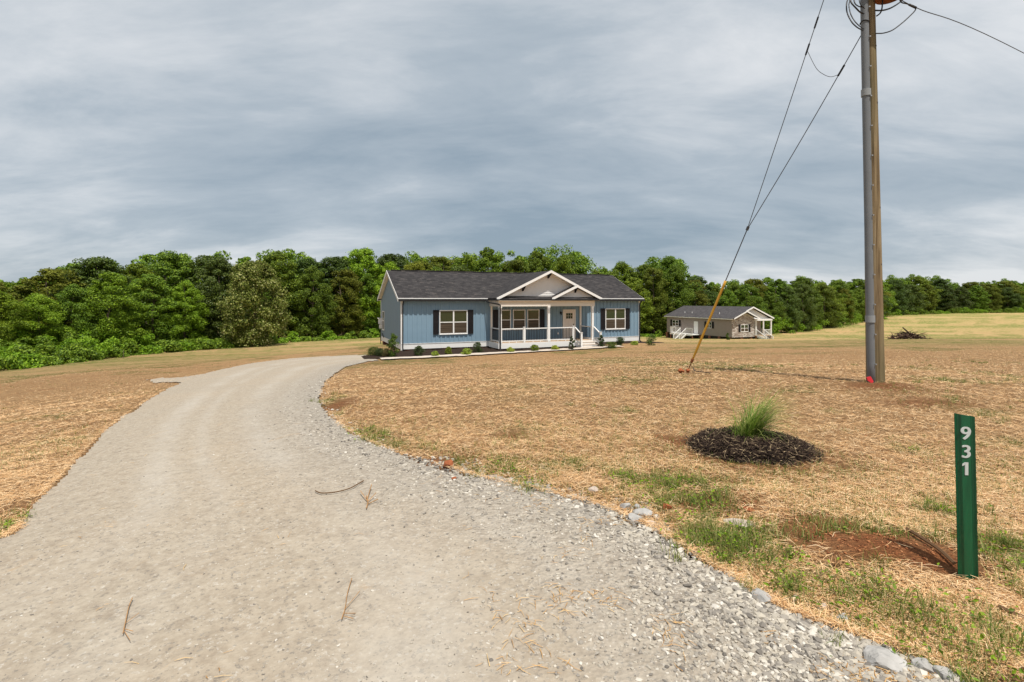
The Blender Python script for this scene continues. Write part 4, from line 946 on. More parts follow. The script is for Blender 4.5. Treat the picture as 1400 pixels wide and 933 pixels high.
for h in ((525 - 436) / 700 * PZ, (525 - 123) / 700 * PZ - .02):
    b = MB(); b.tube([lp(con_at(h - .06)), lp(con_at(h + .06))], cr_ + .013, 24); b.build("coupling", M['coupling'], cond)
hh = .35
while hh < 7.5:
    b = MB(); p = con_at(hh) - _pl * (cr_ + .004) + _tc * .02; b.tube([lp(p), lp(p + _tc * .03 - _pl * .012)], .012, 8); b.build("strap_bolt", M['galv'], cond)
    hh += .52
b = MB(); h = (525 - 27) / 700 * PZ; p0 = con_at(h)
b.tube([lp(p0 + Vector((math.cos(a) * (cr_ + .006), math.sin(a) * (cr_ + .006), .012 * math.sin(a * 2)))) for a in np.linspace(0, 6.283, 20)], .009, 6); b.build("cable_tie", M['rubber'], cond)
for (h_, sz_) in ((5.95, .03), (4.95, .028), (3.1, .022), (2.1, .02), (6.7, .03)):
    b = MB(); a = math.atan2(-_pl.y * .93 + _tc.y * .37, -_pl.x * .93 + _tc.x * .37); r_ = pole_r(h_); p = pole_at(h_) + Vector((r_ * math.cos(a) * .98, r_ * math.sin(a) * .98, 0))
    b.tube([lp(p - Vector((math.cos(a), math.sin(a), 0)) * .012), lp(p + Vector((math.cos(a), math.sin(a), 0)) * .007)], sz_ * .6, 8); b.build("knot", M['bark'], pole)
# crossarm-less top: transformer, bracket, insulator
T_ = Vector(((1215 - 700) / 700 * (by_ - .05), by_ - .05, 1.5 + (HOR + 12) / 700 * (by_ - .05))); tr = empty("transformer", tuple(T_)); tag(tr, "round grey pole transformer with a rusty underside hung near the pole's top", "transformer")
b = MB(); b.tube([(0, 0, -.10), (0, 0, -.08), (0, 0, .75), (0, 0, .80)], [.19, .215, .215, .17], 24); b.build("tank", M['tank'], tr, smooth=False)
b = MB(); b.tube([(0, 0, -.125), (0, 0, -.102)], [.20, .20], 24); b.build("tank_base", M['rust'], tr)
b = MB(); b.box(-.42, -.17, -.04, .04, .1, .16); b.box(-.42, -.17, -.04, .04, .58, .64); b.build("hanger_bracket", M['galv'], tr)
for k in (-.09, .09):
    b = MB(); b.tube([(k, 0, .79), (k, 0, .84), (k, 0, .88), (k, 0, .92), (k, 0, .96), (k, 0, 1.02)], [.03, .05, .03, .045, .03, .015], 10); b.build("bushing", M['rust'], tr)
def cable(name, pts, r, label, cat, mt='rubber', n=8, seg=6, group=None):
    pts = curve_pts(pts, n) if n > 1 else pts
    o = MB().tube(pts, r, seg).build(name, M[mt], None, smooth=True); return tag(o, label, cat, group)
def pk(px, py, Z): return Vector(((px - 700) / 700 * Z, Z, 1.5 + (HOR - py) / 700 * Z))
zc = by_ - .02
cable("cable_loop", [pk(1196, -22, zc), pk(1176, -16, zc + .1), pk(1160, -2, zc + .1), pk(1157.5, 14, zc), pk(1163, 28, zc - .15), pk(1171, 37, zc - .2), pk(1180, 42, zc - .05)], .011, "outer brown cable loop bulging left of the pole top", "cable")
cable("cable_loop", [pk(1197, -12, zc), pk(1178, -10, zc), pk(1162, 2, zc + .05), pk(1162, 16, zc - .02), pk(1167, 27, zc - .15), pk(1174, 35, zc - .2), pk(1181, 40, zc - .05)], .009, "inner brown cable loop nested inside the outer one left of the pole", "cable")
cable("cable_loop", [pk(1160, -6, zc), pk(1164, 4, zc - .1), pk(1170, 11, zc - .12), pk(1176, 17, zc - .05), pk(1181, 19, zc)], .013, "thick black cable sagging into the conduit's left side", "cable")
cable("cable_loop", [pk(1167, -8, zc), pk(1168.5, 4, zc - .1), pk(1174, 9, zc - .1), pk(1181, 10, zc - .05)], .010, "short black cable curl just left of the conduit near the frame top", "cable")
cable("cable_loop", [pk(1174, -8, zc), pk(1175, 2, zc - .1), pk(1177.5, 8, zc - .1), pk(1182, 12, zc - .05)], .008, "small black cable curl touching the conduit near the frame top", "cable")
cable("cable_loop", [pk(1206.5, -4, zc), pk(1206, 10, zc), pk(1203.5, 18, zc), pk(1198, 22.5, zc + .05)], .012, "short black drop cable under the transformer", "cable")
cable("cable_loop", [pk(1196, 14.5, zc), pk(1206, 14.5, zc - .05), pk(1216, 12, zc), pk(1226, 6.5, zc + .1), pk(1235, -1, zc + .15), pk(1240, -10, zc + .2)], .013, "thick black cable sweeping up right of the pole", "cable")
cable("cable_loop", [pk(1198, 46, zc + .05), pk(1208, 45.5, zc + .1), pk(1220, 41.5, zc + .1), pk(1233, 32, zc + .1), pk(1242, 24, zc + .1), pk(1250, 16, zc + .1), pk(1252.5, 11.5, zc + .1)], .010, "long black cable loop hanging below the service wire right of the pole", "cable")
# service wire to the right
q0 = pk(1218, -12, zc); q1 = pk(1252, 10.5, zc + .1); q2 = pk(1400, 73, 11.2); q3 = q2 + (q2 - q1) * 4; q3.z -= .9
cable("service_wire", [q0, q1, q2, q3], .008, "thin service wire running right from the pole toward the frame edge", "wire", 'steel_wire', 10)
cable("splice", [pk(1243, 6.5, zc + .1), pk(1252.5, 11, zc + .1)], .022, "black splice sleeve on the service wire right of the pole", "splice", 'rubber', 1)
cable("service_lead", [pk(1229, -6, zc), pk(1232, 3, zc), pk(1240, 5.5, zc), pk(1247, 8.5, zc + .1)], .011, "black lead joining the splice sleeve right of the pole top", "cable")
# guy wires
A0 = Vector(at(940.5, 507)); 
g_top1 = pole_at((525 + 190) / 700 * PZ); g_top2 = pole_at((525 - 22) / 700 * PZ)
J = None
for t_ in np.linspace(.3, .9, 200):
    v = A0 + (pole_at(7.5) - A0) * t_; pxv = 700 + v.x / v.y * 700
    if pxv > 1021.5: J = v; break
J = Vector(((1021.5 - 700) / 700 * J.y, J.y, 1.5 + (HOR - 314) / 700 * J.y))
guy = empty("guy_wire", tuple(A0)); tag(guy, "steel guy wire with a yellow guard sleeve anchored in the field left of the pole", "guy wire")
def gl_(v): return Vector(v) - A0
rod_top = A0 + (J - A0) * .075
b = MB(); b.tube([gl_(A0 - (J - A0) * .03), gl_(rod_top)], .012, 8); b.tube([gl_(rod_top - (J - A0) * .01), gl_(rod_top + (J - A0) * .015)], .03, 8); b.build("anchor_rod", M['rust'], guy)
yg1 = A0 + (J - A0) * .655
n_ = 18; b = MB(); dirv = (J - A0)
b.tube([gl_(rod_top + (yg1 - rod_top) * (i / n_)) for i in range(n_ + 1)], [.026 if i > 1 else .020 for i in range(n_ + 1)], 12); b.build("guard_sleeve", M['yellow'], guy, smooth=True)
b = MB(); b.tube([gl_(yg1 - dirv * .02), gl_(J)], .011, 6); b.build("lower_strand", M['steel_wire'], guy)
b = MB(); b.tube([gl_(J - dirv * .006), gl_(J + dirv * .02)], .028, 8); b.build("guy_clamp", M['steel_wire'], guy)
for nm, tp, cl_ in (("upper_strand", g_top1, (.245, .70)), ("upper_strand", g_top2, (.86, .90))):
    d_ = tp - J; b = MB(); b.tube([gl_(J + d_ * (i / 10) - Vector((0, 0, .05 * math.sin(i / 10 * math.pi)))) for i in range(11)], .008, 6); st_ = b.build(nm, M['steel_wire'], guy)
def on_wire(tp, px):
    for t_ in np.linspace(0, 1, 2000):
        v = J + (tp - J) * t_ - Vector((0, 0, .05 * math.sin(t_ * math.pi)))
        if 700 + v.x / v.y * 700 >= px: return v, t_
    return tp, 1
for (tp, px) in ((g_top1, 1104), (g_top1, 1116), (g_top2, 1150)):
    v, t_ = on_wire(tp, px); dd_ = (tp - J).normalized() * .10; b = MB(); b.tube([gl_(v - dd_), gl_(v + dd_)], .018, 6); b.build("wire_clip", M['rubber'], guy)
va, _ = on_wire(g_top1, 1103.5); vb, _ = on_wire(g_top2, 1147); mid_ = (va + vb) / 2 - Vector((0, 0, .22))
b = MB(); b.tube([gl_(v) for v in curve_pts([va, va * .72 + vb * .28 - Vector((0, 0, .20)), mid_, va * .25 + vb * .75 - Vector((0, 0, .16)), vb], 6)], .005, 5); b.build("bond_wire", M['steel_wire'], guy)
# ground debris at anchor
x, y, z = at(936, 508); o = MB()
for i in range(7):
    a = random.random() * 6.28; r_ = random.uniform(.03, .07); p = Vector((x + math.cos(a) * .09, y + math.sin(a) * .09, z + .02)); o.tube([p - Vector((0, 0, r_)), p, p + Vector((0, 0, r_ * .7))], [r_ * .4, r_, r_ * .3], 7)
tag(o.build("soil_mound", M['clod']), "little mound of red soil at the foot of the guy anchor", "soil mound")
xa, ya, za = at(948, 505); xb, yb, zb = at(972, 511)
cable("ground_cable", [(xa, ya, za + .03), ((xa + xb) / 2 - .1, (ya + yb) / 2 + .1, za + .03), (xb, yb, zb + .01)], .009, "dark wire end lying on the straw beside the guy anchor", "wire")
# red flag at the pole's foot
b = MB(); f_ = pk(1189, 519, con_at(.1).y - .14)
pts = [f_ + Vector(v) for v in ((-.05, 0, .035), (.015, -.01, .05), (.055, -.02, -.035), (.02, -.03, -.065), (-.04, -.01, -.02))]
b.prism(pts, (.0, .02, 0)); tag(b.build("marker_flag", M['red']), "crumpled red plastic marker at the foot of the grey conduit", "marker flag")

# ------------------------------------------------------------------ house number post
ax, ay, az = at(1325, 792)
post = empty("address_post", (ax, ay, az - .0), math.radians(-4)); tag(post, "green address marker post with reflective numbers 931 standing by the driveway", "marker post")
PW = 26 / 700 * ay * 1.0; PHt = (792 - 566) / 700 * ay; ns = 14; V = []
def prof(u):  # u -1..1 : shallow channel with a raised flat middle and rolled edges
    return .016 * (min(1.0, max(0.0, (abs(u) - .42) / .25))) - .012 * max(0.0, (abs(u) - .78) / .22)
levels = [-.25] + list(np.linspace(0, 1, 9) * PHt)
for z in levels:
    for k in range(ns + 1):
        u = -1 + 2 * k / ns; zz_ = z - (.016 * (u + 1) / 2 * (1 if z > PHt * .99 else 0)); V.append((u * PW / 2 - .018 * z / PHt, prof(u), zz_))
nf = len(V)
for z in levels:
    for k in range(ns + 1):
        u = -1 + 2 * k / ns; zz_ = z - (.016 * (u + 1) / 2 * (1 if z > PHt * .99 else 0)); V.append((u * PW / 2 - .018 * z / PHt, prof(u) + .005, zz_))
Fs = []; nl_ = len(levels); w_ = ns + 1
for i in range(nl_ - 1):
    for k in range(ns):
        a = i * w_ + k; Fs.append((a, a + 1, a + w_ + 1, a + w_)); Fs.append((nf + a + w_, nf + a + w_ + 1, nf + a + 1, nf + a))
    for k in (0, ns): a = i * w_ + k; Fs.append((a, a + w_, nf + a + w_, nf + a))
i = nl_ - 1
for k in range(ns): a = i * w_ + k; Fs.append((a, a + 1, nf + a + 1, nf + a))
mesh_obj("post_blade", V, Fs, M['sign_green'], post, smooth=False)
for ch, pyc in (("9", 592.5), ("3", 617.5), ("1", 641)):
    cu = bpy.data.curves.new("digit", 'FONT'); cu.body = ch; cu.size = 1.0; cu.align_x = 'CENTER'; cu.extrude = .012
    to = bpy.data.objects.new("digit", cu); C.objects.link(to); dg = bpy.context.evaluated_depsgraph_get(); me_ = bpy.data.meshes.new_from_object(to.evaluated_get(dg)); bpy.data.objects.remove(to)
    co = np.zeros(len(me_.vertices) * 3); me_.vertices.foreach_get("co", co); co = co.reshape(-1, 3)
    hgt = 17.5 / 700 * ay; s_ = hgt / (co[:, 1].max() - co[:, 1].min()); cxm = (co[:, 0].max() + co[:, 0].min()) / 2; cym = (co[:, 1].max() + co[:, 1].min()) / 2
    zc_ = (792 - pyc) / 700 * ay; Fd = [list(p.vertices) for p in me_.polygons]; Vd, Fd2 = [], []
    for q_, dx_ in enumerate((0, -.028, .028, -.014, .014)):      # overprinted strokes make the figure bold
        V2 = np.c_[(co[:, 0] - cxm + dx_) * s_ * 1.12 - .002 - .018 * zc_ / PHt, -co[:, 2] * s_ * .5 - .0016 - q_ * .00025, (co[:, 1] - cym) * s_ + zc_]
        Fd2 += [[i_ + len(Vd) for i_ in f] for f in Fd]; Vd += [tuple(v) for v in V2]
    if ch == '1':
        xm = min(v[0] for v in Vd); zt_ = max(v[2] for v in Vd); k0 = len(Vd); sw = hgt * .20
        for y_ in (-.0034, -.0010): Vd += [(xm + .001, y_, zt_), (xm + .001, y_, zt_ - sw * .9), (xm - sw, y_, zt_ - sw * 1.5), (xm - sw, y_, zt_ - sw * .75)]
        Fd2 += [[k0, k0 + 1, k0 + 2, k0 + 3], [k0 + 4, k0 + 7, k0 + 6, k0 + 5], [k0, k0 + 3, k0 + 7, k0 + 4], [k0 + 2, k0 + 1, k0 + 5, k0 + 6]]
    mesh_obj("digit", Vd, Fd2, M['digit'], post)

# ------------------------------------------------------------------ ornamental grass in its mulch ring
mx_, my_, mz_ = at(1026, 611)
mr = 76 / 700 * my_
V = []; Fs = []; nr_, na = 14, 64
for i in range(nr_ + 1):
    for j in range(na):
        a = 2 * math.pi * j / na; k = i / nr_; rr = mr * k * (1 + .05 * math.sin(a * 3 + 1) + .03 * math.sin(a * 7)); x = mx_ + math.cos(a) * rr; y = my_ + math.sin(a) * rr * .98; V.append((x, y))
V = np.array(V); kk = np.repeat(np.arange(nr_ + 1) / nr_, na)
zz_ = surf(V[:, 0], V[:, 1])[0] + .10 * np.sqrt(np.clip(1 - kk ** 3, 0, 1)) - .02 + (kk < .99) * vnoise(V[:, 0], V[:, 1], 13, 8) * .05
for i in range(nr_):
    for j in range(na): Fs.append((i * na + j, i * na + (j + 1) % na, (i + 1) * na + (j + 1) % na, (i + 1) * na + j))
mring = mesh_obj("mulch_mound", np.c_[V, zz_], Fs, M['mulch'], smooth=True); tag(mring, "round mound of dark shredded mulch around the clump grass on the lawn", "mulch mound")
def sticks(n, X, Y, Z, Lm, Wm, rg, tilt=.25, heading=None, thick=.5):
    """thin triangular-section sticks lying about; one island each"""
    h = rg.uniform(0, 6.283, n) if heading is None else heading; L_ = Lm * rg.uniform(.4, 1.5, n); W_ = Wm * rg.uniform(.6, 1.4, n); t_ = rg.normal(0, tilt, n)
    d = np.stack([np.cos(h) * np.cos(t_), np.sin(h) * np.cos(t_), np.sin(t_)], 1); s_ = np.stack([-np.sin(h), np.cos(h), np.zeros(n)], 1)
    u = np.cross(d, s_); u *= np.sign(u[:, 2:3] + 1e-9); c = np.stack([X, Y, Z], 1); bend = s_ * (rg.normal(0, .10, n) * L_)[:, None] + u * (rg.uniform(0, .08, n) * L_)[:, None]
    P0 = c - d * L_[:, None] / 2; P1 = c + bend; P2 = c + d * L_[:, None] / 2; hw = s_ * (W_ / 2)[:, None]; up = u * (W_ * thick)[:, None]
    V = np.stack([P0 - hw, P0 + hw, P1 - hw, P1 + up, P1 + hw, P2 - hw * .5, P2 + hw * .5], 1).reshape(-1, 3); k = np.arange(n)[:, None] * 7
    F_ = np.concatenate([k + np.array([[0, 1, 3]]), k + np.array([[0, 3, 2]]), k + np.array([[1, 4, 3]]), k + np.array([[2, 3, 5]]), k + np.array([[3, 4, 6]]), k + np.array([[3, 6, 5]])])
    return V, F_
rg = np.random.default_rng(9); n = 8000; a = rg.uniform(0, 6.283, n); r_ = np.sqrt(rg.random(n)) * mr * 1.0; r_ = np.where(rg.random(n) < .1, mr * (1 + np.abs(rg.normal(0, .07, n))), r_); X = mx_ + np.cos(a) * r_; Y = my_ + np.sin(a) * r_ * .98
Z = surf(X, Y)[0] + .10 * np.sqrt(np.clip(1 - (r_ / mr) ** 3, 0, 1)) + .012 + rg.random(n) * .02
V, F_ = sticks(n, X, Y, Z, .065, .006, rg, .35); o = mesh_obj("mulch_shreds", V, F_, M['mulch_bits']); tag(o, "dark and straw-coloured bark shreds covering the mulch mound", "mulch", kind="stuff")
def blades(n, X, Y, Z, Hm, Wm, rg, lean=.35, droop=.5, heading=None, nseg=4):
    h = rg.uniform(0, 6.283, n) if heading is None else heading; H = Hm * rg.uniform(.45, 1.25, n); W_ = Wm * rg.uniform(.6, 1.3, n); ln = np.abs(rg.normal(0, lean, n)); dr = droop * rg.uniform(.3, 1.3, n)
    dh = np.stack([np.cos(h), np.sin(h), np.zeros(n)], 1); s_ = np.stack([-np.sin(h), np.cos(h), np.zeros(n)], 1)
    P_ = np.stack([X, Y, Z], 1); rows = []
    for i in range(nseg + 1):
        t_ = i / nseg; rows.append((P_ - s_ * (W_ * .5 * (1 - t_ * .9))[:, None], P_ + s_ * (W_ * .5 * (1 - t_ * .9))[:, None]))
        ang_ = ln + dr * t_ * 2.2; P_ = P_ + (dh * np.sin(ang_)[:, None] + np.array([[0, 0, 1]]) * np.cos(ang_)[:, None]) * (H / nseg)[:, None]
    V = np.stack([v for r2 in rows for v in r2], 1).reshape(-1, 3); m_ = 2 * (nseg + 1); k = np.arange(n)[:, None] * m_
    F_ = np.concatenate([k + np.array([[2 * i, 2 * i + 1, 2 * i + 3, 2 * i + 2]]) for i in range(nseg)]); return V, F_
cg = empty("clump_grass", (mx_ - .04, my_ - .02, tz(mx_, my_) + .06)); tag(cg, "arching green clump of ornamental grass in the round mulch mound", "ornamental grass")
rg = np.random.default_rng(3); n = 760; X = rg.normal(-.03, .042, n); Y = rg.normal(0, .042, n); hd = rg.uniform(0, 6.283, n); hd = np.where(rg.random(n) < .62, rg.normal(-.15, .5, n), hd)
V, F_ = blades(n, X, Y, np.zeros(n) - .02, .55, .009, rg, .10, .5 + .75 * rg.random(n), hd, 10); V[:, 0] += .24 * np.maximum(V[:, 2], 0); mesh_obj("grass_blades", V, F_, LEAF['grass'], cg)

# ------------------------------------------------------------------ brush pile, rocks, clods
wx, wy, wz_ = at(1238, 463.4)
bp = empty("brush_pile", (wx, wy, wz_)); bp.scale = (.85, .85, .66); tag(bp, "pile of dead branches and roots on the crest of the far field", "brush pile")
rb = random.Random(4); b = MB()
for i in range(190):
    x = rb.gauss(.25, .85); x = max(-1.7, min(2.1, x)); hgt = .8 * math.exp(-((x - .1) / 1.1) ** 2) + .05; a = rb.uniform(0, 6.28); l_ = rb.uniform(.3, 1.1); tl_ = rb.uniform(-.4, .6)
    p = Vector((x, rb.uniform(-.5, .5), rb.uniform(0, hgt))); d = Vector((math.cos(a) * math.cos(tl_), math.sin(a) * math.cos(tl_), math.sin(tl_))) * l_
    p2 = p + d * .5 + Vector((rb.gauss(0, .06), 0, rb.gauss(0, .06))); p3 = p + d
    for q_ in (p, p2, p3): q_.z = max(.0, q_.z)
    b.tube([p, p2, p3], [rb.uniform(.02, .07), .03, .01], 5)
M['deadwood'] = island_mat("dead_branches", [(0, (.03, .018, .014)), (.7, (.085, .05, .038)), (1, (.17, .11, .08))], .9, .1)
mesh_ = b.build("branches", M['deadwood'], bp)
b = MB(); b.tube([(.9, 0, .1), (.25, -.1, .75), (-.35, -.1, 1.45)], [.12, .09, .06], 7); b.build("dead_limb", M['deadwood'], bp)
b = MB(); b.tube([(-1.1, 0, 0), (-1.35, 0, .38)], [.11, .08], 7); b.build("dead_limb", M['deadwood'], bp)
b = MB(); b.tube([(-1.9, -.2, .04), (-.4, -.2, .14), (.4, -.1, .2)], [.05, .09, .07], 6); b.build("dead_limb", M['deadwood'], bp)
def rock(name, px, py, wpx, hpx, label, mt, cat="rock", seed=0, flat=.6, sink=.3):
    x, y, z = at(px, py); k = y / 700; rr = random.Random(seed + int(px)); bm_v = []
    import bmesh
    bm = bmesh.new(); bmesh.ops.create_icosphere(bm, subdivisions=3, radius=1.0)
    pl = [(Vector((rr.gauss(0, 1), rr.gauss(0, 1), rr.gauss(0, 1))).normalized(), rr.uniform(.55, .85)) for _ in range(13)]
    for v in bm.verts:
        for nrm, dd_ in pl:
            t_ = v.co.dot(nrm)
            if t_ > dd_: v.co -= nrm * (t_ - dd_)
        v.co *= 1 + .03 * math.sin(v.co.x * 9 + seed) * math.cos(v.co.y * 8)
    W_ = wpx * k / 2 * 1.2; H_ = hpx * k
    V = [(v.co.x * W_, v.co.y * W_ * .8, v.co.z * H_ * flat + H_ * .5 * (1 - sink)) for v in bm.verts]; F_ = [[v.index for v in f.verts] for f in bm.faces]; bm.free()
    o = mesh_obj(name, V, F_, M[mt]); zz_ = float(surf(np.array([x]), np.array([y]))[0][0]); o.location = (x, y, zz_); o.rotation_euler = (rr.uniform(-.15, .15), rr.uniform(-.15, .15), rr.uniform(0, 3))
    return tag(o, label, cat)
rock("clay_clod", 612.5, 636, 14, 12, "rusty red clay clod at the driveway edge left of centre", 'clod', "clod")
rock("clay_clod", 621, 655, 7, 4, "small red clay crumb on the gravel below the larger clod", 'clod', "clod")
rock("rock", 879, 699, 24, 11, "angular grey rock topping the stone heap at the driveway's right edge", 'rock')
rock("rock", 868, 709, 20, 10, "dark grey rock low in the stone heap at the driveway edge", 'rock', seed=3)
rock("rock", 890, 711, 18, 9, "pale grey rock at the right end of the stone heap", 'pinkrock', seed=5)
rock("rock", 856, 691, 15, 10, "small grey rock left of the stone heap's top", 'rock', seed=8)
rock("rock", 872, 693, 12, 8, "little pointed grey rock behind the stone heap", 'rock', seed=9)
rock("rock", 1013, 722, 42, 9, "flat pinkish rock in the straw beyond the weeds", 'pinkrock', seed=11, sink=.5)
rock("rock", 811, 672, 14, 8, "small pale rock where the weeds meet the gravel", 'pinkrock', seed=12)
rock("rock", 1041, 815, 26, 14, "blocky grey rock at the driveway edge near the yellow-green leaf", 'rock', seed=13)
rock("rock", 1125, 824, 15, 9, "pale rock among the weeds left of the address post", 'pinkrock', seed=14)
rock("rock", 1152, 838, 22, 11, "striped grey rock in the weeds below the red bank", 'rock', seed=15)
rock("rock", 1087, 812, 16, 8, "rounded pinkish rock in the weeds right of the blocky rock", 'pinkrock', seed=16)
rock("rock", 1206, 903, 58, 18, "large flat pale rock set in the gravel at the bottom right", 'rock', seed=17, sink=.55)
rock("rock", 1262, 912, 26, 16, "ribbed grey rock at the bottom right driveway edge", 'rock', seed=19)
rock("rock", 1289, 919, 26, 13, "grey slab leaning in the bottom right stones nearest the grass", 'rock', seed=21)
rock("rock", 1235, 873, 18, 9, "small grey rock above the large flat pale rock", 'rock', seed=23)
rock("clay_clod", 1024, 703, 14, 6, "small red clod near the flat pinkish rock", 'clod', "clod", seed=2)
rock("clay_clod", 912, 697, 12, 9, "brown clod between the weeds and the stone heap", 'clod', "clod", seed=4)
#@@END_THINGS

# ------------------------------------------------------------------ scatter: straw, stones, weeds
rg = np.random.default_rng(21)
def screen_scatter(n, y0, y1, xl_=-60, xr_=1460, power=1.0):
    """points spread over the nearby ground, denser near the viewer"""
    Yv = 1.0 / rg.uniform(1 / y1, 1 / y0, n) if power == 1 else rg.uniform(y0 ** (1 - power), y1 ** (1 - power), n) ** (1 / (1 - power))
    X = rg.uniform((xl_ - 700) / 700, (xr_ - 700) / 700, n) * Yv; return X, Yv
# dry straw over the lawn
X, Y = screen_scatter(300000, 2.0, 30); z, d = surf(X, Y)
clay_p = blobs(X, Y, CLAY); keep = (d > -.03 + .0 * X) & (rg.random(len(X)) < np.clip(1 - np.clip(clay_p * 1.3 + vnoise(X, Y, 3, 88) * .8 * (clay_p > .15), 0, 1), .04, 1) ** 1.5) & (np.hypot(X - mx_, Y - my_) > mr * .93)
X, Y, z = X[keep], Y[keep], z[keep]; wmul = np.clip(Y / 7, .8, 1.9)
V, F_ = sticks(len(X), X, Y, z + .006 + rg.random(len(X)) * .018, .075, .0029 * wmul, rg, .24); o = mesh_obj("straw", V, F_, M['straws']); tag(o, "dry straw scattered over the seeded lawn", "straw", kind="stuff")
# loose straw blown onto the drive, in wisps
X, Y = screen_scatter(42000, 1.8, 16); z, d = surf(X, Y)
wis = vnoise(X, Y, 1.6, 51) * .5 + vnoise(X, Y, 4.5, 52) * .5 + .5; dr = near_line(X, Y, REP)
keep = (d < .05) & (rg.random(len(X)) < np.clip((wis - .56) * 3.2, 0, .9) * (np.exp(-dr / 1.7) * 2.2 + .006 + .25 * np.exp(-np.abs(d) / .12)) * np.clip((X + .45) / 1.1, .04, 1))
X, Y, z = X[keep], Y[keep], z[keep]
V, F_ = sticks(len(X), X, Y, z + .006, .050, .0024, rg, .10); o = mesh_obj("loose_straw", V, F_, M['rust_straw']); tag(o, "loose orange straw blown across the gravel", "straw", kind="stuff")
# crushed stones
ICO = np.array([(0, 0, 1), (.89, 0, .45), (.28, .85, .45), (-.72, .53, .45), (-.72, -.53, .45), (.28, -.85, .45), (.72, .53, -.45), (-.28, .85, -.45), (-.89, 0, -.45), (-.28, -.85, -.45), (.72, -.53, -.45), (0, 0, -1)])
ICF = np.array([(0, 1, 2), (0, 2, 3), (0, 3, 4), (0, 4, 5), (0, 5, 1), (1, 6, 2), (2, 7, 3), (3, 8, 4), (4, 9, 5), (5, 10, 1), (6, 7, 2), (7, 8, 3), (8, 9, 4), (9, 10, 5), (10, 6, 1), (11, 7, 6), (11, 8, 7), (11, 9, 8), (11, 10, 9), (11, 6, 10)])
def stones(X, Y, Z, S, rg):
    n = len(X); V = np.repeat(ICO[None], n, 0) * rg.uniform(.55, 1.25, (n, 12, 1)); V = V * (np.stack([rg.uniform(.7, 1.4, n), rg.uniform(.5, 1.0, n), rg.uniform(.35, .75, n)], 1) * S[:, None])[:, None, :]
    a = rg.uniform(0, 6.283, n); tx = rg.normal(0, .35, n); c, s_ = np.cos(a), np.sin(a); ct_, s2 = np.cos(tx), np.sin(tx)
    y = V[..., 1] * ct_[:, None] - V[..., 2] * s2[:, None]; z = V[..., 1] * s2[:, None] + V[..., 2] * ct_[:, None]; x = V[..., 0]
    x, y = x * c[:, None] - y * s_[:, None], x * s_[:, None] + y * c[:, None]
    V = np.stack([x + X[:, None], y + Y[:, None], z + Z[:, None]], -1).reshape(-1, 3); return V, (np.arange(n)[:, None, None] * 12 + ICF[None]).reshape(-1, 3)
X, Y = screen_scatter(230000, 1.7, 20); z, d = surf(X, Y); dr = near_line(X, Y, REP)
cl_n = vnoise(X, Y, 2.2, 61) * .6 + vnoise(X, Y, 6, 62) * .4 + .5
right = np.clip((X - .3 + .12 * (Y - 3)) * .7, 0, 1) * np.clip((9 - Y) / 3, 0, 1)
dens = np.clip(np.exp(-(dr / .62) ** 2) * .8 + right * .34 * np.clip((cl_n - .40) * 2.6, 0, 1) + .03, 0, 1)
keep = (d < .10 + (cl_n - .5) * .7) & (rg.random(len(X)) < dens * np.clip((cl_n - .12) * 1.8, .15, 1)); X, Y, z, dr, cl_n = X[keep], Y[keep], z[keep], dr[keep], cl_n[keep]
S_ = (.0036 + (.004 + .009 * np.exp(-(dr / 1.4) ** 2)) * rg.random(len(X)) ** 2.6) * (1 + .9 * np.exp(-(dr / .45) ** 2) * rg.random(len(X))); S_ = np.where(S_ * 700 / Y < .35, S_ * 1.6, S_)
V, F_ = stones(X, Y, z + S_ * .12, S_, rg); o = mesh_obj("gravel", V, F_, M['stones']); tag(o, "loose crushed grey stones along the driveway and its right edge", "gravel", kind="stuff"); print("STONES", len(X))
